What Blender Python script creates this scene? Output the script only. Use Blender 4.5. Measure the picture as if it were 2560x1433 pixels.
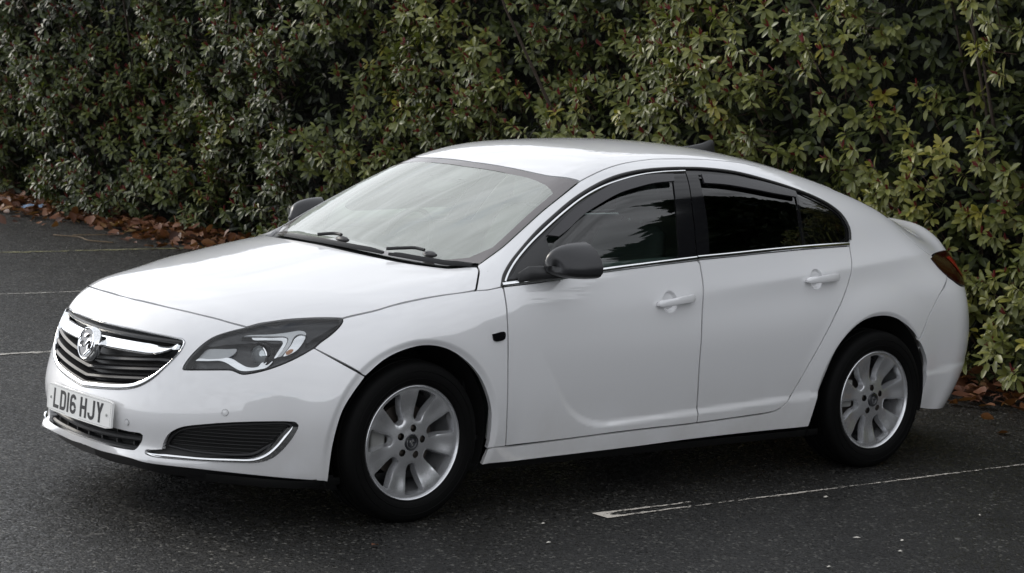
import bpy, bmesh, math, random
import numpy as np
from mathutils import Vector, Matrix
from mathutils.geometry import delaunay_2d_cdt
R_=math.radians
for o in list(bpy.data.objects): bpy.data.objects.remove(o,do_unlink=True)
SC=bpy.context.scene; COL=SC.collection
# ------------------------------------------------------------------ camera
cam=bpy.data.cameras.new('camera'); camo=bpy.data.objects.new('camera',cam); COL.objects.link(camo); SC.camera=camo
cam.sensor_width=36; cam.lens=5820.08/2560*36; cam.clip_end=600; cam.clip_start=.1
_y,_p,_r=.6930,-.1180,.0563
_f=Vector((math.sin(_y)*math.cos(_p),math.cos(_y)*math.cos(_p),math.sin(_p))); _x=Vector((math.cos(_y),-math.sin(_y),0)); _u=_x.cross(_f)
_x2=_x*math.cos(_r)+_u*math.sin(_r); _u2=_u*math.cos(_r)-_x*math.sin(_r)
M=Matrix((_x2,_u2,-_f)).transposed().to_4x4(); M.translation=Vector((-5.5768,-8.1724,2.0621)); camo.matrix_world=M
cam.dof.use_dof=True; cam.dof.focus_distance=9.9; cam.dof.aperture_fstop=9.0
# ------------------------------------------------------------------ sky and sun
SUN_AZ=R_(-14.0)     # from +Y towards +X
SUN_EL=R_(23.0)
w=bpy.data.worlds.new('World'); SC.world=w; w.use_nodes=True; nt=w.node_tree; nt.nodes.clear()
def N(nt,t,**k):
    n=nt.nodes.new(t)
    for a,b in k.items():
        if a=='i':
            for q,v in b.items(): n.inputs[q].default_value=v
        else: setattr(n,a,b)
    return n
def Lk(nt,a,b): nt.links.new(a,b)
sky=N(nt,'ShaderNodeTexSky',sky_type='NISHITA',sun_disc=False,sun_elevation=SUN_EL,sun_rotation=SUN_AZ,air_density=1.0,dust_density=1.2,ozone_density=1.0)
tc=N(nt,'ShaderNodeTexCoord'); mp=N(nt,'ShaderNodeMapping'); mp.inputs['Scale'].default_value=(1.0,1.6,3.2)
n1=N(nt,'ShaderNodeTexNoise',i={'Scale':2.3,'Detail':7.0,'Roughness':.58,'Distortion':.5})
rp=N(nt,'ShaderNodeValToRGB'); rp.color_ramp.elements[0].position=.18; rp.color_ramp.elements[1].position=.42
bw=N(nt,'ShaderNodeRGBToBW'); mul=N(nt,'ShaderNodeMath',operation='MULTIPLY_ADD',i={1:.5})
n2=N(nt,'ShaderNodeTexNoise',i={'Scale':5.5,'Detail':5.0,'Roughness':.55,'Distortion':1.2}); r2=N(nt,'ShaderNodeMapRange',i={'From Min':.3,'From Max':.7,'To Min':2.3,'To Max':5.4}); Lk(nt,mp.outputs[0],n2.inputs['Vector']); Lk(nt,n2.outputs['Fac'],r2.inputs['Value']); Lk(nt,r2.outputs[0],mul.inputs[2])
crgb=N(nt,'ShaderNodeMix',data_type='RGBA',blend_type='MULTIPLY',i={0:1.0}); crgb.inputs[7].default_value=(.955,.983,1.035,1)
mx=N(nt,'ShaderNodeMix',data_type='RGBA'); bg=N(nt,'ShaderNodeBackground',i={'Strength':.15}); wo=N(nt,'ShaderNodeOutputWorld')
Lk(nt,tc.outputs['Generated'],mp.inputs['Vector']); Lk(nt,mp.outputs[0],n1.inputs['Vector']); Lk(nt,n1.outputs['Fac'],rp.inputs[0]); Lk(nt,rp.outputs[0],mx.inputs[0])
Lk(nt,sky.outputs[0],bw.inputs[0]); Lk(nt,bw.outputs[0],mul.inputs[0]); Lk(nt,mul.outputs[0],crgb.inputs[6]); Lk(nt,sky.outputs[0],mx.inputs[6]); Lk(nt,crgb.outputs[2],mx.inputs[7])
Lk(nt,mx.outputs[2],bg.inputs['Color']); Lk(nt,bg.outputs[0],wo.inputs[0])
sl=bpy.data.lights.new('sun','SUN'); sl.energy=.8; sl.angle=R_(11); sl.color=(1,.92,.80); so=bpy.data.objects.new('sun',sl); COL.objects.link(so)
sd=Vector((math.sin(SUN_AZ)*math.cos(SUN_EL),math.cos(SUN_AZ)*math.cos(SUN_EL),math.sin(SUN_EL))); so.rotation_euler=sd.to_track_quat('Z','Y').to_euler()
so.location=(0,0,12)
SC.view_settings.view_transform='Standard'; SC.view_settings.look='None'; SC.view_settings.exposure=0.64; SC.view_settings.gamma=1; SC.view_settings.use_curve_mapping=False
SC.render.engine='CYCLES'; SC.cycles.max_bounces=8; SC.cycles.transparent_max_bounces=16
# ------------------------------------------------------------------ materials
def mat(name,col=(.5,.5,.5),rough=.5,metal=0,coat=0,coatr=.03,spec=.5,emit=None,bump=None,sss=0):
    m=bpy.data.materials.new(name); m.use_nodes=True; b=m.node_tree.nodes['Principled BSDF']
    b.inputs['Base Color'].default_value=(*col,1); b.inputs['Roughness'].default_value=rough; b.inputs['Metallic'].default_value=metal
    b.inputs['Coat Weight'].default_value=coat; b.inputs['Coat Roughness'].default_value=coatr; b.inputs['Specular IOR Level'].default_value=spec
    if bump:
        nt=m.node_tree; tc=N(nt,'ShaderNodeTexCoord'); no=N(nt,'ShaderNodeTexNoise',i={'Scale':bump[0],'Detail':3.0}); bu=N(nt,'ShaderNodeBump',i={'Strength':bump[1],'Distance':bump[2]})
        Lk(nt,tc.outputs['Object'],no.inputs['Vector']); Lk(nt,no.outputs['Fac'],bu.inputs['Height']); Lk(nt,bu.outputs[0],b.inputs['Normal'])
    return m
def glassmat(name,tint,ior=1.55,rough=0.0,veil=0):
    m=bpy.data.materials.new(name); m.use_nodes=True; nt=m.node_tree; nt.nodes.clear()
    fr=N(nt,'ShaderNodeFresnel',i={'IOR':ior}); tr=N(nt,'ShaderNodeBsdfTransparent'); tr.inputs[0].default_value=(*tint,1)
    gl=N(nt,'ShaderNodeBsdfGlossy',i={'Roughness':rough}); gl.inputs[0].default_value=(1,1,1,1); mi=N(nt,'ShaderNodeMixShader'); ou=N(nt,'ShaderNodeOutputMaterial')
    Lk(nt,fr.outputs[0],mi.inputs[0]); Lk(nt,tr.outputs[0],mi.inputs[1]); Lk(nt,gl.outputs[0],mi.inputs[2])
    if veil:
        df_=N(nt,'ShaderNodeBsdfDiffuse'); df_.inputs[0].default_value=(.80,.85,.77,1); m2=N(nt,'ShaderNodeMixShader',i={0:veil}); Lk(nt,mi.outputs[0],m2.inputs[1]); Lk(nt,df_.outputs[0],m2.inputs[2]); Lk(nt,m2.outputs[0],ou.inputs[0])
    else: Lk(nt,mi.outputs[0],ou.inputs[0])
    return m
def paintmat():
    m=mat('white_paint',(.72,.72,.72),.42,coat=1,coatr=.02); nt=m.node_tree; b=nt.nodes['Principled BSDF']
    tc=N(nt,'ShaderNodeTexCoord'); no=N(nt,'ShaderNodeTexNoise',i={'Scale':3.0,'Detail':8.0,'Roughness':.65}); sp=N(nt,'ShaderNodeSeparateXYZ')
    mr=N(nt,'ShaderNodeMapRange',i={'From Min':.52,'From Max':.16,'To Min':0.0,'To Max':1.0}); mm=N(nt,'ShaderNodeMath',operation='MULTIPLY'); mx=N(nt,'ShaderNodeMix',data_type='RGBA')
    b.inputs['Coat IOR'].default_value=1.8; mx.inputs[6].default_value=(.72,.72,.728,1); mx.inputs[7].default_value=(.50,.48,.45,1)
    Lk(nt,tc.outputs['Object'],no.inputs['Vector']); Lk(nt,tc.outputs['Object'],sp.inputs[0]); Lk(nt,sp.outputs['Z'],mr.inputs['Value']); Lk(nt,mr.outputs[0],mm.inputs[0])
    r2=N(nt,'ShaderNodeMapRange',i={'From Min':.35,'From Max':.8,'To Min':.0,'To Max':.75}); Lk(nt,no.outputs['Fac'],r2.inputs['Value']); Lk(nt,r2.outputs[0],mm.inputs[1]); Lk(nt,mm.outputs[0],mx.inputs[0]); Lk(nt,mx.outputs[2],b.inputs['Base Color'])
    n2=N(nt,'ShaderNodeTexNoise',i={'Scale':9.0,'Detail':6.0}); r3=N(nt,'ShaderNodeMapRange',i={'From Min':.4,'From Max':.75,'To Min':.015,'To Max':.09}); Lk(nt,tc.outputs['Object'],n2.inputs['Vector']); Lk(nt,n2.outputs['Fac'],r3.inputs['Value']); Lk(nt,r3.outputs[0],b.inputs['Coat Roughness'])
    return m
MT=dict(paint=paintmat(),chrome=mat('chrome',(.86,.87,.88),.06,1),gloss=mat('gloss_black',(.006,.006,.007),.06,spec=.42),plastic=mat('black_plastic',(.018,.018,.019),.42,bump=(900,.12,.001)),
 cowl=mat('cowl_plastic',(.014,.014,.015),.5),smoke=mat('smoked_plastic',(.022,.021,.024),.22),cap=mat('mirror_cap_plastic',(.019,.019,.021),.32,bump=(1400,.08,.001)),rubber=mat('tyre_rubber',(.0022,.0022,.0022),.7,spec=.12,bump=(160,.25,.002)),seal=mat('rubber_seal',(.008,.008,.008),.5),
 alloy=mat('alloy_silver',(.66,.665,.68),.27,.8,coat=.5,coatr=.12),steel=mat('dull_steel',(.07,.06,.052),.55,.7),dark=mat('dark_void',(.004,.004,.004),.8),
 plate=mat('plate_white',(.78,.78,.76),.3),ink=mat('plate_black',(.010,.010,.012),.4),bucket=mat('headlight_bezel',(.020,.021,.025),.3),reflector=mat('reflector_silver',(.75,.76,.78),.12,1),
 drl=mat('clear_white_plastic',(.72,.74,.76),.15,coat=1),amber=mat('amber_plastic',(.55,.25,.12),.3),lens=mat('projector_lens',(.62,.66,.68),.03,.6,coat=1),red=mat('red_lamp',(.016,.0004,.0006),.12,spec=.35),redlit=mat('red_reflector',(.18,.002,.003),.2,spec=.3),
 seat=mat('seat_fabric',(.22,.22,.21),.85),dash=mat('dashboard_plastic',(.20,.20,.19),.6),trim=mat('grey_trim',(.40,.41,.39),.7),capw=mat('mirror_cap_far',(.030,.030,.033),.2,coat=1),liner=mat('roof_lining',(.62,.62,.60),.9),
 glass=glassmat('windscreen_glass',(.84,.92,.86),2.45,veil=.24),sglass=glassmat('side_glass',(.34,.42,.40),1.62),pglass=glassmat('privacy_glass',(.040,.050,.047),1.62),lglass=glassmat('lamp_glass',(.93,.94,.94),1.5),frit=mat('frit_black',(.16,.148,.148),.10),void=mat('mesh_black',(.005,.005,.005),.5),textref=mat('ribbed_reflector',(.36,.37,.38),.3,.7),badgeg=mat('badge_dark',(.035,.03,.027),.25,.3,coat=1))
# ------------------------------------------------------------------ object helpers
def link(o,parent=None,name=None):
    COL.objects.link(o)
    if parent: o.parent=parent
    return o
def empty(name,loc=(0,0,0),parent=None):
    o=bpy.data.objects.new(name,None); o.empty_display_size=.2; link(o,parent); o.location=loc; return o
def tag(o,label=None,cat=None,group=None,kind=None):
    if label: o['label']=label
    if cat: o['category']=cat
    if group: o['group']=group
    if kind: o['kind']=kind
    return o
def mesh(name,V,F,m,parent=None,normals=None,smooth=True,mats=None):
    me=bpy.data.meshes.new(name); me.from_pydata([tuple(map(float,v)) for v in V],[],[tuple(int(i) for i in f) for f in F]); me.update()
    me.materials.append(MT[m] if isinstance(m,str) else m)
    if smooth: me.polygons.foreach_set('use_smooth',[True]*len(me.polygons))
    if normals is not None: me.normals_split_custom_set_from_vertices([tuple(map(float,n)) for n in normals])
    return link(bpy.data.objects.new(name,me),parent)
def autosharp(o,ang=35):
    me=o.data; bm=bmesh.new(); bm.from_mesh(me)
    bmesh.ops.recalc_face_normals(bm,faces=bm.faces)
    for e in bm.edges:
        e.smooth = not (len(e.link_faces)!=2 or e.calc_face_angle(0)>R_(ang))
    bm.to_mesh(me); bm.free(); me.polygons.foreach_set('use_smooth',[True]*len(me.polygons)); return o
def bevel(o,w=.004,seg=2,ang=30):
    bm=bmesh.new(); bm.from_mesh(o.data); bmesh.ops.recalc_face_normals(bm,faces=bm.faces)
    ed=[e for e in bm.edges if len(e.link_faces)==2 and e.calc_face_angle(0)>R_(ang)]
    if ed: bmesh.ops.bevel(bm,geom=ed,offset=w,segments=seg,affect='EDGES',profile=.6,clamp_overlap=True)
    bm.to_mesh(o.data); bm.free(); return autosharp(o,40)
def mirror_obj(o,parent=None,name=None):
    me=o.data.copy(); co=np.empty(len(me.vertices)*3); me.vertices.foreach_get('co',co); co=co.reshape(-1,3); co[:,1]*=-1
    nrm=None
    if o.get('cn'):
        nrm=CN[o['cn']].copy(); nrm[:,1]*=-1
    V=co; F=[tuple(reversed(p.vertices)) for p in me.polygons]
    q=mesh(name or o.name.split('.')[0],V,F,me.materials[0],parent if parent else o.parent,nrm); q.location=(o.location.x,-o.location.y,o.location.z)
    if nrm is None: autosharp(q,38)
    bpy.data.meshes.remove(me); return q
CN={}
def lathe(prof,n=64,axis='y',a0=0,a1=2*math.pi,close=True):
    """prof: list of (r,h); returns V,F; axis along y"""
    V=[];F=[];k=len(prof); full=abs(a1-a0-2*math.pi)<1e-6; m=n if full else n+1
    for i in range(m):
        t=a0+(a1-a0)*i/n
        for r,h in prof: V.append((r*math.cos(t),h,r*math.sin(t)))
    for i in range(n):
        j=(i+1)%m
        for q in range(k-1): F.append((i*k+q,i*k+q+1,j*k+q+1,j*k+q))
    return V,F
def boxm(sx,sy,sz,c=(0,0,0)):
    V=[(c[0]+x*sx/2,c[1]+y*sy/2,c[2]+z*sz/2) for x in(-1,1) for y in(-1,1) for z in(-1,1)]
    return V,[(0,1,3,2),(4,6,7,5),(0,4,5,1),(2,3,7,6),(0,2,6,4),(1,5,7,3)]
def tube(pts,r,n=8,cap=True):
    P=[Vector(p) for p in pts]; V=[];F=[]; rr=r if hasattr(r,'__len__') else [r]*len(P); up=Vector((0,0,1))
    for i,p in enumerate(P):
        t=(P[min(i+1,len(P)-1)]-P[max(i-1,0)]).normalized(); a=t.cross(up); 
        if a.length<.05: a=t.cross(Vector((1,0,0)))
        a.normalize(); b=t.cross(a)
        for k in range(n):
            th=2*math.pi*k/n; V.append(p+a*math.cos(th)*rr[i]+b*math.sin(th)*rr[i])
    for i in range(len(P)-1):
        for k in range(n): F.append((i*n+k,i*n+(k+1)%n,(i+1)*n+(k+1)%n,(i+1)*n+k))
    if cap: F+= [tuple(range(n))[::-1],tuple(range((len(P)-1)*n,len(P)*n))]
    return V,F
def crom(P,step=.012,closed=False):
    """centripetal Catmull-Rom through 3D points, resampled"""
    P=np.asarray(P,float)
    if len(P)==2:
        n=max(1,int(np.linalg.norm(P[1]-P[0])/step)); return P[0]+(P[1]-P[0])*np.linspace(0,1,n+1)[:,None]
    Q=np.vstack([P[0]*2-P[1],P,P[-1]*2-P[-2]]); out=[]
    for i in range(len(P)-1):
        p0,p1,p2,p3=Q[i:i+4]; d=[max(np.linalg.norm(b-a)**.5,1e-5) for a,b in((p0,p1),(p1,p2),(p2,p3))]
        t0=0;t1=d[0];t2=t1+d[1];t3=t2+d[2]; n=max(1,int(round(np.linalg.norm(p2-p1)/step)))
        t=np.linspace(t1,t2,n+1)[:-1,None]
        A1=(t1-t)/(t1-t0)*p0+(t-t0)/(t1-t0)*p1; A2=(t2-t)/(t2-t1)*p1+(t-t1)/(t2-t1)*p2; A3=(t3-t)/(t3-t2)*p2+(t-t2)/(t3-t2)*p3
        B1=(t2-t)/(t2-t0)*A1+(t-t0)/(t2-t0)*A2; B2=(t3-t)/(t3-t1)*A2+(t-t1)/(t3-t1)*A3
        out.append((t2-t)/(t2-t1)*B1+(t-t1)/(t2-t1)*B2)
    out.append(P[-1:]); return np.vstack(out)
def inpoly(pts,poly):
    x,y=pts[:,0],pts[:,1]; r=np.zeros(len(pts),bool); n=len(poly); j=n-1
    for i in range(n):
        xi,yi=poly[i];xj,yj=poly[j]
        c=((yi>y)!=(yj>y)); 
        if abs(yj-yi)>1e-12: r^=c&(x<(xj-xi)*(y-yi)/(yj-yi)+xi)
        j=i
    return r
def dpoly(pts,poly):
    A=np.asarray(poly);Bq=np.roll(A,-1,0); d=np.full(len(pts),9.)
    for a,b in zip(A,Bq):
        ab=b-a; t=np.clip(((pts-a)@ab)/max(ab@ab,1e-14),0,1); d=np.minimum(d,np.linalg.norm(pts-a-t[:,None]*ab,axis=1))
    return d
def offset2(poly,d):
    P=np.asarray(poly); area=.5*np.sum(P[:,0]*np.roll(P[:,1],-1)-np.roll(P[:,0],-1)*P[:,1]); s=1 if area>0 else -1
    e1=P-np.roll(P,1,0); e2=np.roll(P,-1,0)-P; n1=np.stack([-e1[:,1],e1[:,0]],1); n2=np.stack([-e2[:,1],e2[:,0]],1)
    n1/=np.linalg.norm(n1,axis=1,keepdims=True)+1e-12; n2/=np.linalg.norm(n2,axis=1,keepdims=True)+1e-12
    b=n1+n2; b/=np.linalg.norm(b,axis=1,keepdims=True)+1e-12; c=np.maximum((b*n1).sum(1),.5)
    return P+s*b*(d/c)[:,None]
def dedupe(P,eps=.0015):
    out=[P[0]]
    for p in P[1:]:
        if np.linalg.norm(p-out[-1])>eps: out.append(p)
    if np.linalg.norm(out[0]-out[-1])<eps: out.pop()
    return np.array(out)
# ------------------------------------------------------------------ car body surface (metres; x back, -y near side, z up)
def nspl(xk,yk):
    xk=np.asarray(xk,float); yk=np.asarray(yk,float); n=len(xk); h=np.diff(xk)
    A=np.zeros((n,n)); r=np.zeros(n); A[0,0]=A[-1,-1]=1
    for i in range(1,n-1):
        A[i,i-1]=h[i-1];A[i,i]=2*(h[i-1]+h[i]);A[i,i+1]=h[i]
        r[i]=6*((yk[i+1]-yk[i])/h[i]-(yk[i]-yk[i-1])/h[i-1])
    M=np.linalg.solve(A,r)
    def f(x):
        x=np.asarray(x,float)
        i=np.clip(np.searchsorted(xk,x)-1,0,n-2); hh=h[i]; a=(xk[i+1]-x)/hh; b=(x-xk[i])/hh
        v=a*yk[i]+b*yk[i+1]+((a**3-a)*M[i]+(b**3-b)*M[i+1])*hh*hh/6
        s0=(yk[1]-yk[0])/h[0]-h[0]*M[1]/6; s1=(yk[-1]-yk[-2])/h[-1]+h[-1]*M[-2]/6
        v=np.where(x<xk[0],yk[0]+s0*(x-xk[0]),v); return np.where(x>xk[-1],yk[-1]+s1*(x-xk[-1]),v)
    return f
def smax(a,b,k):
    h=np.maximum(k-np.abs(a-b),0)/k; return np.maximum(a,b)+h*h*k*.25
def smin(a,b,k): return -smax(-a,-b,k)
def sst(x,a,b):
    t=np.clip((x-a)/(b-a),0,1); return t*t*(3-2*t)
BODY={"Wz": [[0.1, 0.2, 0.3, 0.45, 0.6, 0.75, 0.9, 1.0, 1.1, 1.2, 1.3, 1.4, 1.5], [0.855, 0.88, 0.897, 0.917, 0.927, 0.925, 0.898, 0.864, 0.813, 0.755, 0.691, 0.621, 0.546]], "Gl": [[-1.1, -0.8, -0.5, -0.2, 0.2, 0.8, 1.6, 2.4, 2.8, 3.2, 3.6, 3.9], [0.1796, 0.1059, 0.052, 0.0188, 0.0033, -0.0006, 0.0043, 0.0153, 0.0402, 0.0828, 0.1144, 0.1184]], "Gu": [[0.0, 0.5, 1.2, 2.0, 2.6, 3.2, 3.8], [0.0125, 0.009, 0.0098, 0.0062, 0.031, 0.0845, 0.1434]], "Hc": [[-1.05, -0.9, -0.7, -0.4, -0.1, 0.2, 0.5], [0.7052, 0.7883, 0.8659, 0.9316, 0.9834, 1.0335, 1.0669]], "Hk": [[-1.0, -0.5, 0.0, 0.5], [0.1637, 0.153, 0.1457, 0.1394]], "Gp": [0.2005, 1.0081, 0.5457, 0.1097, 0.3933], "Rc": [[0.8, 1.1, 1.5, 1.9, 2.3, 2.7, 3.1, 3.5, 3.8], [1.4095, 1.4469, 1.4742, 1.4784, 1.4402, 1.3548, 1.2355, 1.0955, 1.0761]], "Rk": [[0.8, 1.5, 2.3, 3.0, 3.8], [0.11, 0.1191, 0.1348, 0.1466, 0.1414]], "Fc": [[0.1, 0.2, 0.3, 0.4, 0.5, 0.6, 0.7, 0.8, 0.9], [-0.9442, -0.9836, -0.9962, -1.0092, -0.9916, -0.969, -0.9366, -0.8766, -0.7839]], "Fa": [[0.2, 0.4, 0.55, 0.72, 0.9], [0.3994, 0.3572, 0.3704, 0.4585, 0.4387]], "Bc": [[0.1, 0.3, 0.5, 0.7, 0.85, 1.0, 1.1], [3.6627, 3.8159, 3.8597, 3.8101, 3.7551, 3.7422, 3.7842]], "Ba": [[0.2, 0.6, 1.0], [0.3844, 0.2644, 0.2129]], "K": [0.4414, 0.1227, 0.125, 0.3661, 0.0867], "Sk": [0.0232, 3.4223, 0.0937], "hd": [[1.352, 0.847], [2.296, 0.914]], "bot": 0.155}
class Body:
    def __init__(s,P):
        s.P=P
        s.Sc=nspl([.568,.614,.669,.725,.78,.833,.886,.963,1.11,1.331,1.548,1.837,2.107,2.4],[.695,.63,.55,.471,.403,.361,.338,.324,.323,.329,.338,.349,.364,.375])
        for k in ('Wz','Gl','Gu','Hc','Hk','Rc','Rk','Fc','Fa','Bc','Ba'): setattr(s,k,nspl(*P[k]))
    def W(s,x,z):
        w=s.Wz(z)-s.Gl(x)-s.Gu(x)*sst(z,.8,1.2)
        zc=.738+.102*x-.0065*x*x; a=.03+.24*sst(x,.7,2.7)
        e=.05-.043*sst(x,.6,2.2)
        w=w-a*(np.sqrt((z-zc)**2+e*e)-.02)*sst(x,.1,1.0)*np.exp(-((z-zc)/.115)**2)
        # door scoop
        dd=smin(z-(.316+.030*(x-1.0)+.006*(x-1)**2),(x-.566-(.700-z)*.735)*.806,.16)
        w=w-.015*sst(dd,-.004,.028)*(1-sst(z-.32,.02,.40))*(1-.45*sst(x,1.9,2.45))
        for hx,hz in s.P['hd']:
            r=np.hypot((x-hx)/.047,(z-hz-.08*(x-hx))/.047); w=w-.018*(1-sst(r,.70,1.0))
        for cx in (0,2.737):
            r=np.hypot(x-cx,z-.335); w=w+(.014*(1-sst(r,.40,.56))-.012*(1-sst(r,.385,.418)))*sst(z,.1,.35)
        return w
    def f(s,p):
        x,y,z=p[...,0],np.abs(p[...,1]),p[...,2]
        P=s.P; K=P['K']
        side=(y-s.W(x,z))*.92
        xh=np.minimum(x,.45)
        H=s.Hc(xh)-s.Hk(xh)*y*y-.5*np.maximum(x-.45,0)
        yc=.60+.10*sst(x,-.7,.3); H=H-.13*.035*np.logaddexp(0,(y-yc)/.035)+.004
        x0,z0,sl,cv,bow=P['Gp']; u=x-bow*y*y-x0
        G=z0+sl*u-cv*(u*u)+cv*.3*u
        Rf=s.Rc(x)-s.Rk(x)*y*y-.12*y**4+P['Sk'][0]*sst(x,P['Sk'][1],3.78)*(1-sst(y,.45,.72))
        front=(s.Fc(z)+s.Fa(z)*y*y-.042*np.exp(-((z-.236)/.034)**2)*sst(y,.12,.40)*(1-sst(y,.5,.74))-x)*.9
        back=(x-(s.Bc(z)-s.Ba(z)*y*y))*.95
        core=smin(smax(z-H,front,K[4]),smax(smax((z-G)*.85,z-Rf,.06),back,P['Sk'][2]),.004+.06*sst(y,.6,.76))
        kk=K[1]+(K[0]-K[1])*sst(-x,-.0,.55)+(K[2]-K[1])*sst(x,.3,.9)+(K[3]-K[2])*sst(x,3.0,3.7)
        body=smax(smax(core,side,kk),front,.02)
        return smax(body,P['bot']-z,.05)
    def grad(s,p,h=1e-4):
        g=np.stack([s.f(p+np.eye(3)[i]*h)-s.f(p-np.eye(3)[i]*h) for i in range(3)],-1)
        return g/np.linalg.norm(g,axis=-1,keepdims=True)
    def march(s,o,d,t0,t1,n=400):
        """first hit along rays o+t d ; vectorised"""
        o=np.atleast_2d(o);d=np.atleast_2d(d); N=max(len(o),len(d))
        o=np.broadcast_to(o,(N,3));d=np.broadcast_to(d,(N,3))
        t=np.linspace(t0,t1,n); v=s.f(o[:,None]+d[:,None]*t[None,:,None])
        neg=v<0; hit=neg.any(1); i=np.argmax(neg,1); i=np.where(hit,i,np.argmin(v,1)); i=np.maximum(i,1)
        a=t[i-1];b=t[i]
        for _ in range(24):
            m=(a+b)/2; fm=s.f(o+d*m[:,None]); a=np.where(fm<0,a,m); b=np.where(fm<0,m,b)
        return o+d*b[:,None],hit,v.min(1)

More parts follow.
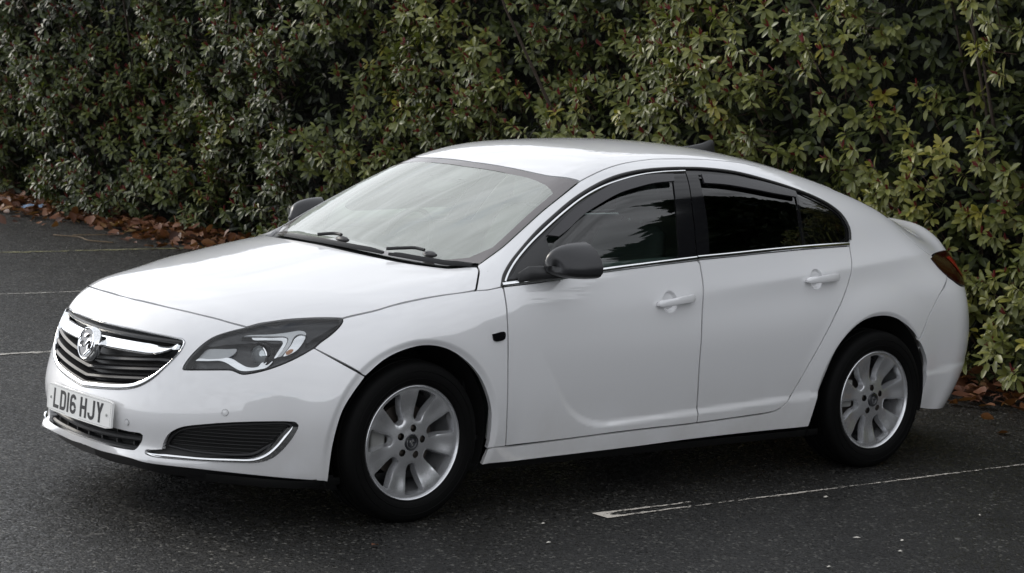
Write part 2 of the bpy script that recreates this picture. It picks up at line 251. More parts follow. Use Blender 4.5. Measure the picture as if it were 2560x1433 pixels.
B=Body(BODY)
OUT={
 'headlight':[[-0.8442,-0.5048,0.6107],[-0.8395,-0.5048,0.6227],[-0.8236,-0.5114,0.6505],[-0.8007,-0.5235,0.6819],[-0.775,-0.5369,0.7102],[-0.7409,-0.5542,0.7372],[-0.7103,-0.5724,0.7523],[-0.6684,-0.5954,0.7675],[-0.6246,-0.6158,0.7792],[-0.553,-0.6323,0.797],[-0.4761,-0.6534,0.8075],[-0.3916,-0.6916,0.8155],[-0.3119,-0.7377,0.8196],[-0.2785,-0.7597,0.8194],[-0.2842,-0.7686,0.8094],[-0.308,-0.7776,0.7884],[-0.354,-0.7818,0.7569],[-0.3929,-0.7808,0.7339],[-0.4242,-0.7825,0.7125],[-0.4791,-0.7764,0.6851],[-0.5262,-0.7668,0.6631],[-0.5853,-0.7486,0.6389],[-0.6259,-0.7294,0.6244],[-0.6613,-0.7075,0.6138],[-0.6874,-0.6874,0.609],[-0.7004,-0.674,0.6138],[-0.715,-0.6572,0.6211],[-0.7303,-0.6422,0.6212],[-0.7835,-0.5863,0.6154],[-0.8328,-0.5238,0.6084],[-0.842,-0.5101,0.6077]],
 'grille':[[-0.9146,0.0156,0.7288],[-0.9059,-0.1374,0.7293],[-0.87,-0.3185,0.7269],[-0.8309,-0.4303,0.7226],[-0.8207,-0.4543,0.7201],[-0.8181,-0.4712,0.7095],[-0.8245,-0.4742,0.6949],[-0.8363,-0.4719,0.6736],[-0.8555,-0.4592,0.645],[-0.8816,-0.4355,0.6058],[-0.9014,-0.4123,0.574],[-0.9189,-0.3845,0.5474],[-0.9342,-0.3526,0.5262],[-0.9474,-0.3164,0.5109],[-0.9637,-0.2547,0.4966],[-0.9805,-0.1622,0.4842],[-0.9913,-0.0571,0.4735],[-0.9942,0.0355,0.4641]],
 'grille_far':[[-0.8099,0.4844,0.7107],[-0.8989,0.425,0.5658],[-0.9274,0.379,0.5214],[-0.9683,0.2439,0.4857]],
 'badge':[[-0.9517,0.0162,0.643]],
 'lower':[[-0.9951,-0.0733,0.339],[-0.9737,-0.2501,0.3369],[-0.9589,-0.3185,0.3369],[-0.9425,-0.3744,0.3379],[-0.9394,-0.3802,0.3325],[-0.9376,-0.374,0.3126],[-0.939,-0.3654,0.2987],[-0.9458,-0.3542,0.2801],[-0.9519,-0.3474,0.2721],[-0.9593,-0.3241,0.2694],[-0.974,-0.2281,0.264],[-0.9814,-0.1172,0.2618],[-0.9867,-0.0,0.2618]],
 'lower_far':[[-0.954,0.3223,0.3168],[-0.9503,0.3281,0.2991]],
 'fog':[[-0.897,-0.4637,0.2878],[-0.8955,-0.4683,0.3102],[-0.8911,-0.4904,0.3478],[-0.8781,-0.5193,0.3736],[-0.8589,-0.55,0.3899],[-0.7992,-0.6232,0.4092],[-0.7333,-0.6862,0.4217],[-0.6369,-0.7575,0.431],[-0.5448,-0.8089,0.4335],[-0.5205,-0.8217,0.4303],[-0.5118,-0.8259,0.4197],[-0.5178,-0.8204,0.3976],[-0.53,-0.8085,0.3656],[-0.5467,-0.7927,0.3332],[-0.5643,-0.7776,0.3071],[-0.5827,-0.7632,0.2874],[-0.6069,-0.7461,0.2738],[-0.6341,-0.7275,0.2663],[-0.6664,-0.7055,0.2648],[-0.7389,-0.6512,0.2636],[-0.8079,-0.5914,0.2617],[-0.8716,-0.5227,0.2611],[-0.926,-0.4379,0.2606],[-0.9363,-0.4013,0.2686],[-0.9317,-0.3988,0.2771],[-0.919,-0.4244,0.2808]],
 'fogchrome_in':[[-0.9222,-0.4307,0.2698],[-0.8679,-0.5156,0.275],[-0.7848,-0.6101,0.2751],[-0.7163,-0.6706,0.2784],[-0.6492,-0.7216,0.2849],[-0.6213,-0.7438,0.3023],[-0.6037,-0.7593,0.3222],[-0.5866,-0.7752,0.3484],[-0.5697,-0.7907,0.3807],[-0.5485,-0.8055,0.411],[-0.5142,-0.8243,0.4165]],
 'hood_front':[[-0.7621,0.3709,0.8155],[-0.8048,0.1652,0.8201],[-0.8111,-0.0613,0.8224],[-0.785,-0.2774,0.8188],[-0.7453,-0.4224,0.8111],[-0.6975,-0.5189,0.7995],[-0.6702,-0.5627,0.7907],[-0.6284,-0.6133,0.779]],
 'hood_side':[[-0.2658,-0.7628,0.8233],[-0.1455,-0.7986,0.8515],[-0.0864,-0.8066,0.8669],[0.1143,-0.8226,0.8999],[0.3191,-0.8411,0.9213]],
 'hood_rear':[[0.3207,-0.8436,0.9195],[0.3675,-0.7949,0.9677],[0.3934,-0.7655,0.9925],[0.4012,-0.7448,1.0043],[0.3714,-0.7131,1.0009],[0.3264,-0.6703,0.9919],[0.2533,-0.595,0.9939],[0.1807,-0.4832,1.0012],[0.1215,-0.2785,1.0145],[0.1051,-0.1399,1.0202],[0.1082,0.1141,1.0216],[0.1393,0.3082,1.0148],[0.3298,0.7071,0.9878]],
 'wing_top':[[0.3191,-0.8411,0.9213],[0.3712,-0.8522,0.9241],[0.4426,-0.861,0.9354]],
 'door_front':[[0.4459,-0.8618,0.9354],[0.4377,-0.893,0.8849],[0.433,-0.9199,0.7893],[0.4369,-0.9271,0.6968],[0.4445,-0.9296,0.5407],[0.456,-0.9218,0.4132],[0.4768,-0.8986,0.2752]],
 'b_shut':[[1.6972,-0.5856,1.3908],[1.6356,-0.7083,1.2579],[1.5953,-0.7847,1.1319],[1.5622,-0.8383,1.0314],[1.5686,-0.8523,0.9998],[1.5645,-0.8803,0.9298],[1.5563,-0.8983,0.8789],[1.5404,-0.9182,0.7419],[1.543,-0.917,0.5742],[1.5679,-0.8931,0.4006],[1.5745,-0.8873,0.3586],[1.5739,-0.8967,0.3264],[1.5757,-0.8921,0.295]],
 'rear_shut':[[2.6083,-0.7812,1.0522],[2.5827,-0.8228,0.9958],[2.5572,-0.8518,0.9573],[2.5378,-0.8626,0.9118],[2.4797,-0.8861,0.8303],[2.3939,-0.9113,0.7328],[2.2623,-0.9112,0.5422],[2.1611,-0.8907,0.3765],[2.112,-0.8943,0.3348],[2.0668,-0.8922,0.3165],[1.9995,-0.8919,0.3091]],
 'sill_top':[[0.3869,-0.8945,0.2719],[0.4768,-0.8986,0.2752],[0.7899,-0.8946,0.2796],[1.1317,-0.8943,0.2889],[1.5757,-0.8921,0.295],[1.9995,-0.8919,0.3091]],
 'sill_bot':[[0.3679,-0.8799,0.1996],[0.7231,-0.8817,0.205],[1.1503,-0.8809,0.2105],[1.5943,-0.8797,0.2202],[2.1829,-0.8751,0.2213],[2.3054,-0.8777,0.2222]],
 'dlo':[[0.443,-0.8604,0.9363],[0.4743,-0.8314,0.9774],[0.5321,-0.8022,1.0266],[0.6117,-0.7731,1.0801],[0.7192,-0.7367,1.1459],[0.8226,-0.708,1.201],[0.9624,-0.6705,1.2688],[1.1015,-0.638,1.3213],[1.2412,-0.6089,1.3598],[1.3768,-0.5885,1.3821],[1.5075,-0.577,1.3936],[1.6643,-0.5735,1.3988],[1.7016,-0.5739,1.3988],[1.8255,-0.5762,1.3968],[2.0071,-0.5886,1.3817],[2.1816,-0.6136,1.3489],[2.3624,-0.6369,1.3057],[2.4844,-0.6539,1.2687],[2.5718,-0.6724,1.2317],[2.6273,-0.6958,1.1905],[2.6471,-0.7201,1.1498],[2.6485,-0.7379,1.1182],[2.6289,-0.763,1.0783],[2.6054,-0.782,1.0514]],
 'belt':[[2.6054,-0.782,1.0514],[2.2713,-0.8131,1.0465],[1.9923,-0.8296,1.0371],[1.7935,-0.8376,1.0281],[1.5641,-0.8441,1.0187],[1.557,-0.8451,1.0167],[1.2843,-0.8547,1.0006],[0.9852,-0.8659,0.9819],[0.6418,-0.8789,0.9532],[0.4478,-0.861,0.937]],
 'chrome_up':[[0.4661,-0.85,0.955],[0.4947,-0.8319,0.9852],[0.5504,-0.8057,1.0307],[0.644,-0.7725,1.092],[0.7403,-0.7445,1.1464],[0.8784,-0.7069,1.2173],[1.0177,-0.6717,1.2793],[1.1549,-0.6432,1.3237],[1.2887,-0.6226,1.3521],[1.424,-0.6037,1.3723],[1.5536,-0.5942,1.3825],[1.691,-0.5912,1.3867]],
 'defl_out':[[0.7402,-0.7696,1.1237],[0.816,-0.7451,1.1665],[0.9308,-0.711,1.2257],[1.0728,-0.6739,1.2856],[1.2139,-0.6422,1.3299],[1.3476,-0.6232,1.3542],[1.4755,-0.6142,1.3651],[1.5919,-0.6138,1.3676]],
 'defl_in':[[0.7923,-0.7837,1.12],[0.8527,-0.7694,1.1472],[0.9687,-0.7346,1.2062],[1.0726,-0.7106,1.2458],[1.2118,-0.6811,1.2897],[1.345,-0.6624,1.3158],[1.4444,-0.6511,1.3298],[1.571,-0.6454,1.3377]],
 'rdefl_out':[[1.7681,-0.612,1.3703],[1.9144,-0.6192,1.3616],[2.1014,-0.6283,1.3435],[2.2232,-0.6405,1.3208],[2.3474,-0.6526,1.2932]],
 'rdefl_in':[[1.7527,-0.6511,1.333],[1.8814,-0.6561,1.3261],[2.0636,-0.6696,1.3035],[2.189,-0.6773,1.2849],[2.3297,-0.6784,1.2676]],
 'fglass_rear':[[1.5949,-0.6139,1.3676],[1.5673,-0.657,1.3253],[1.5027,-0.759,1.1752],[1.4524,-0.8399,1.0298]],
 'rglass_front':[[1.764,-0.6095,1.3724],[1.7367,-0.6623,1.3205],[1.7067,-0.7357,1.2149],[1.6658,-0.8089,1.0884],[1.6483,-0.8326,1.0422]],
 'quarter':[[2.3474,-0.6526,1.2932],[2.3,-0.7373,1.1848],[2.2733,-0.803,1.0663]],
 'arch_f':[[-0.3667,-0.8383,0.1868],[-0.372,-0.8693,0.3478],[-0.3476,-0.8876,0.4766],[-0.3114,-0.8946,0.539],[-0.2555,-0.9003,0.6108],[-0.1749,-0.9092,0.6715],[-0.091,-0.917,0.7058],[0.0109,-0.9213,0.7212],[0.1034,-0.9245,0.708],[0.1857,-0.9267,0.6716],[0.2652,-0.9271,0.6128],[0.3198,-0.9251,0.5488],[0.3665,-0.9186,0.4564],[0.3823,-0.9099,0.3815],[0.3856,-0.8991,0.3069],[0.3828,-0.8929,0.2669]],
 'arch_r':[[2.3104,-0.8775,0.2211],[2.33,-0.9046,0.3629],[2.3704,-0.8994,0.4603],[2.4183,-0.9184,0.5863],[2.5116,-0.9167,0.6698],[2.6203,-0.9058,0.7142],[2.766,-0.8918,0.7242],[2.8844,-0.8823,0.6968],[2.9987,-0.8728,0.6354],[3.085,-0.8649,0.5584],[3.1483,-0.8486,0.4739],[3.1563,-0.8454,0.3937],[3.1434,-0.8313,0.3062],[3.1368,-0.8211,0.2519]],
 'bump_seam':[[-0.4242,-0.7825,0.7125],[-0.2571,-0.9001,0.6089]],
 'bump_bot':[[-0.9772,0.2106,0.2365],[-0.9837,0.0034,0.2322],[-0.978,-0.1135,0.2276],[-0.9724,-0.3488,0.2391],[-0.9448,-0.4219,0.2319],[-0.8164,-0.5848,0.2281],[-0.6846,-0.6817,0.217],[-0.5265,-0.7728,0.2025],[-0.3767,-0.8381,0.1898]],
 'ws_side':[[1.0649,-0.5951,1.3436],[0.9359,-0.6334,1.287],[0.8016,-0.6648,1.2225],[0.6684,-0.6981,1.151],[0.5428,-0.7249,1.0803],[0.4615,-0.7297,1.0365],[0.4049,-0.7364,1.0086]],
 'ws_top':[[0.9885,0.4882,1.3556],[0.9405,0.1896,1.37],[0.948,-0.1567,1.3749],[0.9561,-0.261,1.371],[0.9929,-0.4934,1.3564],[1.0649,-0.5951,1.3436]],
 'roof_seam':[[1.0649,-0.5951,1.3436],[1.1516,-0.5765,1.3702],[1.2591,-0.5523,1.3967],[1.4021,-0.5241,1.4189],[1.5733,-0.5022,1.4332]],
 'rb_seam':[[3.3405,-0.772,0.8777],[3.2386,-0.8265,0.8134],[3.1728,-0.844,0.7539],[3.1226,-0.855,0.6934],[3.0849,-0.8669,0.6132],[3.0808,-0.8677,0.6081]],
 'tailgate_seam':[[3.6397,-0.1621,1.0901],[3.2472,-0.5732,1.0864],[3.1921,-0.6845,1.0351],[3.2357,-0.708,1.0021],[3.295,-0.7048,0.9755]],
 'tl':[[3.2823,-0.7163,0.9697],[3.5317,-0.5744,0.98],[3.6185,-0.5557,0.958],[3.6004,-0.6137,0.9219],[3.5091,-0.7302,0.8423],[3.4621,-0.7569,0.8396],[3.3722,-0.7432,0.8982],[3.2977,-0.7241,0.9528]],
 'handle_r':[[2.212,-0.8818,0.9192],[2.2188,-0.8834,0.9007],[2.4407,-0.8702,0.9086],[2.4453,-0.8672,0.9292]],
 'handle_f':[[1.2667,-0.907,0.8472],[1.2696,-0.9104,0.8279],[1.4891,-0.9045,0.8487],[1.4905,-0.9013,0.8669]],
 'repeater':[[0.351,-0.9236,0.7531],[0.4164,-0.9234,0.7582],[0.4166,-0.9255,0.7317],[0.3608,-0.9266,0.7252]],
 'pdc':[[-0.9678,-0.3083,0.3747],[-0.7487,-0.6705,0.4606]],
 'aero':[[2.1272,-0.1969,1.4577],[2.197,-0.1752,1.4716],[2.2187,-0.2075,1.5011]],
 'hl_drl':[[-0.6498,-0.6261,0.7536],[-0.627,-0.6378,0.7585],[-0.5594,-0.6722,0.7635],[-0.4992,-0.6908,0.7705],[-0.4395,-0.7105,0.779],[-0.4269,-0.7221,0.7749],[-0.4288,-0.7329,0.7641],[-0.4455,-0.7202,0.7677],[-0.4646,-0.7163,0.7624],[-0.4802,-0.7212,0.7509],[-0.4999,-0.7334,0.7289],[-0.5294,-0.7414,0.7008],[-0.5478,-0.743,0.6851],[-0.5607,-0.738,0.6829],[-0.5312,-0.7324,0.7119],[-0.5051,-0.7211,0.7397],[-0.4979,-0.7122,0.7519],[-0.5065,-0.7028,0.7571],[-0.5625,-0.6775,0.757]],
 'hl_clear':[[-0.6263,-0.6456,0.7513],[-0.5642,-0.6803,0.7535],[-0.5026,-0.7082,0.7537],[-0.5035,-0.7166,0.7451],[-0.5303,-0.7308,0.7147],[-0.5588,-0.7377,0.6849],[-0.5736,-0.7345,0.6775],[-0.5534,-0.7282,0.7031],[-0.5243,-0.7176,0.7339],[-0.5222,-0.711,0.7421],[-0.5736,-0.6843,0.7443],[-0.6241,-0.6539,0.7441]],
 'hl_turn':[[-0.4759,-0.7231,0.751],[-0.46,-0.7205,0.7607],[-0.4441,-0.7238,0.7651],[-0.4324,-0.7339,0.7613],[-0.4462,-0.7448,0.7435],[-0.4812,-0.7556,0.7128],[-0.5086,-0.7541,0.6971],[-0.5391,-0.7462,0.6867],[-0.5183,-0.7405,0.7094],[-0.4971,-0.7346,0.729]],
 'hl_amber':[[-0.5266,-0.7427,0.7009],[-0.509,-0.7427,0.7123],[-0.4951,-0.7492,0.7126],[-0.5045,-0.7531,0.7013],[-0.5266,-0.7489,0.692]],
 'hl_lash':[[-0.8119,-0.5298,0.649],[-0.7772,-0.5733,0.6532],[-0.7479,-0.6055,0.6572],[-0.7319,-0.6254,0.6523],[-0.7126,-0.6523,0.6371],[-0.6964,-0.6724,0.6262],[-0.6807,-0.687,0.6245],[-0.6494,-0.71,0.63],[-0.629,-0.7223,0.6357],[-0.6133,-0.7309,0.6399],[-0.5971,-0.7355,0.6513],[-0.5817,-0.7354,0.6682],[-0.6109,-0.7199,0.6644],[-0.6222,-0.7155,0.6588],[-0.6347,-0.7137,0.6454],[-0.6477,-0.7066,0.6404],[-0.6713,-0.6877,0.6409],[-0.6921,-0.6634,0.6539],[-0.7076,-0.6421,0.6668],[-0.7221,-0.6254,0.6711],[-0.7423,-0.6072,0.6654],[-0.776,-0.5708,0.6601],[-0.8033,-0.5364,0.6576]],
 'hl_inner':[[-0.8116,-0.5291,0.6507],[-0.7947,-0.5372,0.6744],[-0.7777,-0.5452,0.6956],[-0.7633,-0.5586,0.7021],[-0.7161,-0.6076,0.707],[-0.6877,-0.6328,0.7094],[-0.6974,-0.6353,0.6934],[-0.7214,-0.624,0.6745],[-0.7418,-0.6062,0.668],[-0.7755,-0.57,0.6624],[-0.8032,-0.5362,0.6581]],
 'hl_upper':[[-0.7737,-0.5408,0.7077],[-0.7423,-0.5568,0.7331],[-0.7074,-0.5794,0.7485],[-0.6702,-0.5985,0.7634],[-0.6262,-0.6186,0.776],[-0.5552,-0.6359,0.7939],[-0.4782,-0.6568,0.8044],[-0.3936,-0.6948,0.8123],[-0.3138,-0.7407,0.8163],[-0.2883,-0.7579,0.8158],[-0.34,-0.7592,0.7871],[-0.4094,-0.755,0.7525],[-0.4375,-0.7541,0.7383],[-0.4221,-0.7231,0.7763],[-0.4383,-0.7086,0.7812],[-0.4977,-0.6883,0.7732],[-0.558,-0.6699,0.7661],[-0.6502,-0.6239,0.7554],[-0.6622,-0.6268,0.7426],[-0.6477,-0.6437,0.7367],[-0.5228,-0.712,0.7408],[-0.5273,-0.7138,0.7366],[-0.65,-0.6479,0.7297],[-0.7126,-0.6011,0.7197],[-0.7622,-0.5566,0.7064]],
 'hl_proj':[[-0.6154,-0.6998,0.6928]]}
# ================================================================== SETTING
def asphalt():
    m=bpy.data.materials.new('asphalt'); m.use_nodes=True; nt=m.node_tree; b=nt.nodes['Principled BSDF']
    tc=N(nt,'ShaderNodeTexCoord'); P=tc.outputs['Object']
    vo=N(nt,'ShaderNodeTexVoronoi',i={'Scale':92.0,'Randomness':1.0}); vo2=N(nt,'ShaderNodeTexVoronoi',i={'Scale':330.0}); big=N(nt,'ShaderNodeTexNoise',i={'Scale':.55,'Detail':6.0,'Roughness':.6}); fine=N(nt,'ShaderNodeTexNoise',i={'Scale':420.0,'Detail':2.0}); mid=N(nt,'ShaderNodeTexNoise',i={'Scale':7.0,'Detail':5.0})
    for q in(vo,vo2,big,fine,mid): Lk(nt,P,q.inputs['Vector'])
    sp=N(nt,'ShaderNodeSeparateColor'); Lk(nt,vo.outputs['Color'],sp.inputs[0])
    r1=N(nt,'ShaderNodeMapRange',i={'From Min':0.,'From Max':1.,'To Min':.0015,'To Max':.021}); Lk(nt,sp.outputs[0],r1.inputs['Value'])
    # a few pale stones
    st=N(nt,'ShaderNodeMath',operation='GREATER_THAN',i={1:.955}); Lk(nt,sp.outputs[1],st.inputs[0])
    c1=N(nt,'ShaderNodeMath',operation='MULTIPLY_ADD',i={1:.10}); Lk(nt,st.outputs[0],c1.inputs[0]); Lk(nt,r1.outputs[0],c1.inputs[2])
    bg_=N(nt,'ShaderNodeMapRange',i={'From Min':.3,'From Max':.7,'To Min':.55,'To Max':1.35}); Lk(nt,big.outputs['Fac'],bg_.inputs['Value'])
    st2=N(nt,'ShaderNodeTexNoise',i={'Scale':1.1,'Detail':4.0,'Roughness':.7,'Distortion':1.0}); Lk(nt,P,st2.inputs['Vector']); sr=N(nt,'ShaderNodeMapRange',i={'From Min':.50,'From Max':.66,'To Min':1.0,'To Max':.55}); Lk(nt,st2.outputs['Fac'],sr.inputs['Value'])
    md=N(nt,'ShaderNodeMapRange',i={'From Min':.3,'From Max':.7,'To Min':.88,'To Max':1.12}); Lk(nt,mid.outputs['Fac'],md.inputs['Value'])
    m1=N(nt,'ShaderNodeMath',operation='MULTIPLY'); m2=N(nt,'ShaderNodeMath',operation='MULTIPLY'); Lk(nt,c1.outputs[0],m1.inputs[0]); Lk(nt,bg_.outputs[0],m1.inputs[1]); m0=N(nt,'ShaderNodeMath',operation='MULTIPLY'); Lk(nt,md.outputs[0],m0.inputs[0]); Lk(nt,sr.outputs[0],m0.inputs[1]); Lk(nt,m1.outputs[0],m2.inputs[0]); Lk(nt,m0.outputs[0],m2.inputs[1])
    cc=N(nt,'ShaderNodeCombineColor'); g_=N(nt,'ShaderNodeMath',operation='MULTIPLY',i={1:.965}); b_=N(nt,'ShaderNodeMath',operation='MULTIPLY',i={1:.86}); Lk(nt,m2.outputs[0],cc.inputs[0]); Lk(nt,m2.outputs[0],g_.inputs[0]); Lk(nt,m2.outputs[0],b_.inputs[0]); Lk(nt,g_.outputs[0],cc.inputs[1]); Lk(nt,b_.outputs[0],cc.inputs[2]); Lk(nt,cc.outputs[0],b.inputs['Base Color'])
    rr=N(nt,'ShaderNodeMapRange',i={'From Min':0.,'From Max':1.,'To Min':.22,'To Max':.80}); Lk(nt,sp.outputs[2],rr.inputs['Value']); Lk(nt,rr.outputs[0],b.inputs['Roughness'])
    b.inputs['Specular IOR Level'].default_value=.30
    # relief: stones stand proud, each tilted its own way
    h1=N(nt,'ShaderNodeMath',operation='MULTIPLY_ADD',i={1:-1.0,2:.6}); Lk(nt,vo.outputs['Distance'],h1.inputs[0]); h2=N(nt,'ShaderNodeMath',operation='MULTIPLY_ADD',i={1:.45}); Lk(nt,sp.outputs[0],h2.inputs[0]); Lk(nt,h1.outputs[0],h2.inputs[2])
    h3=N(nt,'ShaderNodeMath',operation='MULTIPLY_ADD',i={1:-.25}); Lk(nt,vo2.outputs['Distance'],h3.inputs[0]); Lk(nt,h2.outputs[0],h3.inputs[2])
    bu=N(nt,'ShaderNodeBump',i={'Strength':.9,'Distance':.004}); Lk(nt,h3.outputs[0],bu.inputs['Height'])
    va=N(nt,'ShaderNodeVectorMath',operation='SUBTRACT'); va.inputs[1].default_value=(.5,.5,.5); vm=N(nt,'ShaderNodeVectorMath',operation='MULTIPLY'); vm.inputs[1].default_value=(.55,.55,0); vd=N(nt,'ShaderNodeVectorMath',operation='ADD'); vn=N(nt,'ShaderNodeVectorMath',operation='NORMALIZE')
    Lk(nt,vo.outputs['Color'],va.inputs[0]); Lk(nt,va.outputs[0],vm.inputs[0]); Lk(nt,bu.outputs[0],vd.inputs[0]); Lk(nt,vm.outputs[0],vd.inputs[1]); Lk(nt,vd.outputs[0],vn.inputs[0]); Lk(nt,vn.outputs[0],b.inputs['Normal'])
    return m
ASPH=asphalt()
def plane(name,x0,x1,y0,y1,z,m,k='structure',nx=1,ny=1):
    V=[(x0+(x1-x0)*i/nx,y0+(y1-y0)*j/ny,z) for i in range(nx+1) for j in range(ny+1)]; F=[(i*(ny+1)+j,(i+1)*(ny+1)+j,(i+1)*(ny+1)+j+1,i*(ny+1)+j+1) for i in range(nx) for j in range(ny)]
    o=mesh(name,V,F,m,smooth=False); tag(o,kind=k); return o
ground=plane('ground',-200,200,-200,200,0,ASPH)
def hedge_x(y): return 5.16-.052*np.asarray(y,float)+.0007*np.asarray(y,float)**2
SOIL=mat('soil',(.022,.014,.009),.95,bump=(30,.8,.03))
V=[];F=[]
ys=np.linspace(-6,22,57)
for y in ys:
    hx=float(hedge_x(y)); V+=[(hx-.12+.05*math.sin(y*3.1)+.03*math.sin(y*7.7),y,.004),(hx+.2,y,.035),(hx+2.6,y,.06)]
F=[(i*3+j,(i+1)*3+j,(i+1)*3+j+1,i*3+j+1) for i in range(len(ys)-1) for j in range(2)]
tag(mesh('planting_bed',V,F,SOIL),kind='structure')
# worn bay lines
def linemat(name,thr,seed,scl,col=(.62,.57,.50)):
    m=bpy.data.materials.new(name); m.use_nodes=True; nt=m.node_tree; b=nt.nodes['Principled BSDF']; b.inputs['Base Color'].default_value=(*col,1); b.inputs['Roughness'].default_value=.75
    ou=nt.nodes['Material Output']; tc=N(nt,'ShaderNodeTexCoord'); mp=N(nt,'ShaderNodeMapping'); mp.inputs['Scale'].default_value=scl; mp.inputs['Location'].default_value=(seed,seed*.7,0)
    no=N(nt,'ShaderNodeTexNoise',i={'Scale':1.0,'Detail':6.0,'Roughness':.7}); uv=N(nt,'ShaderNodeAttribute',attribute_name='wear'); ad=N(nt,'ShaderNodeMath',operation='ADD'); gt=N(nt,'ShaderNodeMath',operation='GREATER_THAN',i={1:thr})
    tr=N(nt,'ShaderNodeBsdfTransparent'); mi=N(nt,'ShaderNodeMixShader')
    Lk(nt,tc.outputs['Object'],mp.inputs[0]); Lk(nt,mp.outputs[0],no.inputs['Vector']); Lk(nt,no.outputs['Fac'],ad.inputs[0]); Lk(nt,uv.outputs['Fac'],ad.inputs[1]); Lk(nt,ad.outputs[0],gt.inputs[0]); Lk(nt,gt.outputs[0],mi.inputs[0]); Lk(nt,tr.outputs[0],mi.inputs[1]); Lk(nt,b.outputs[0],mi.inputs[2]); Lk(nt,mi.outputs[0],ou.inputs[0]); return m
def bayline(y,x0,x1,wd,m,wear,slope=0):
    n=int((x1-x0)/.12); rows=7; V=[];F=[];W_=[]
    for i in range(n+1):
        x=x0+(x1-x0)*i/n
        for j in range(rows):
            q=j/(rows-1); V.append((x,y+slope*(x-x0)+(q-.5)*wd,.004)); W_.append(wear(i/n,q))
    F=[(i*rows+j,(i+1)*rows+j,(i+1)*rows+j+1,i*rows+j+1) for i in range(n) for j in range(rows-1)]
    o=mesh('bay_line',V,F,m,smooth=False); a=o.data.attributes.new('wear','FLOAT','POINT'); a.data.foreach_set('value',W_); tag(o,kind='structure'); return o
LM=linemat('worn_line_paint',.5,3.1,(24,85,1))
def wearA(u,q):
    e=abs(q-.12); near=.30*max(0,1-e/.14); far=(.26 if u<.10 else .10*max(0,1-u/.4))*max(0,1-abs(q-.85)/.2)
    end=.35*max(0,1-u/.012)
    return -.19+near*1.15+far+end+.04*math.sin(u*37)
bayline(-1.145,.80,6.0,.10,LM,wearA)
LM2=linemat('faded_line_paint',.5,8.3,(10,50,1),(.42,.40,.36))
bayline(1.17,.5,5.1,.07,LM2,lambda u,q:-.05)
bayline(3.485,-.2,4.9,.075,LM2,lambda u,q:.06-.3*abs(q-.5))
bayline(5.765,-.5,4.8,.07,LM2,lambda u,q:.0-.25*abs(q-.5))
LM3=linemat('mossy_line_paint',.5,1.3,(6,30,1),(.20,.19,.09))
bayline(7.95,.0,4.7,.07,LM3,lambda u,q:.05-.25*abs(q-.5))
# ------------------------------------------------------------------ hedge
nr=np.random.default_rng(11)
def vnoise(p,seed=0,oct_=3):
    """cheap value noise on Nx2/3 points"""
    p=np.asarray(p,float); out=np.zeros(len(p)); amp=1; tot=0
    for o in range(oct_):
        q=p*(2**o)+seed*17.3+o*5.1; i=np.floor(q).astype(int); f=q-i; f=f*f*(3-2*f); v=np.zeros(len(p)); d=p.shape[1]
        for c in range(2**d):
            idx=[i[:,k]+((c>>k)&1) for k in range(d)]; wgt=np.ones(len(p))
            for k in range(d): wgt=wgt*(f[:,k] if (c>>k)&1 else 1-f[:,k])
            h=idx[0]*374761393+idx[1]*668265263+(idx[2]*2147483647 if d>2 else 0)+seed*1274126177
            h=(h^(h>>13))*1274126177; h=(h^(h>>16))&0xffff; v+=wgt*(h/65535.)
        out+=amp*v; tot+=amp; amp*=.5
    return out/tot
def leafmat(name,base,rough,spec,var=1.):
    m=bpy.data.materials.new(name); m.use_nodes=True; nt=m.node_tree; b=nt.nodes['Principled BSDF']
    at=N(nt,'ShaderNodeAttribute',attribute_name='tone'); rp=N(nt,'ShaderNodeValToRGB'); e=rp.color_ramp.elements
    e[0].position=0; e[0].color=(*base[0],1); e[1].position=1; e[1].color=(*base[-1],1)
    for i,c in enumerate(base[1:-1]):
        q=e.new((i+1)/(len(base)-1)); q.color=(*c,1)
    Lk(nt,at.outputs['Fac'],rp.inputs[0]); Lk(nt,rp.outputs[0],b.inputs['Base Color']); b.inputs['Roughness'].default_value=rough; b.inputs['Specular IOR Level'].default_value=spec
    tl=N(nt,'ShaderNodeBsdfTranslucent'); mi=N(nt,'ShaderNodeMixShader',i={0:.12}); ou=nt.nodes['Material Output']; mxc=N(nt,'ShaderNodeMix',data_type='RGBA',blend_type='MULTIPLY',i={0:1.0}); mxc.inputs[7].default_value=(1.5,1.7,.6,1); Lk(nt,rp.outputs[0],mxc.inputs[6]); Lk(nt,mxc.outputs[2],tl.inputs[0])
    Lk(nt,b.outputs[0],mi.inputs[1]); Lk(nt,tl.outputs[0],mi.inputs[2]); Lk(nt,mi.outputs[0],ou.inputs[0]); return m
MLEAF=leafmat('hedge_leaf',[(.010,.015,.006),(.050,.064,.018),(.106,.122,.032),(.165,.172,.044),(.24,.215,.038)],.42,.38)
MBUD=mat('red_bud',(.13,.012,.014),.5); MSTEM=mat('hedge_stem',(.060,.028,.020),.7); MBARK=mat('hedge_bark',(.05,.036,.026),.9,bump=(60,.6,.01))
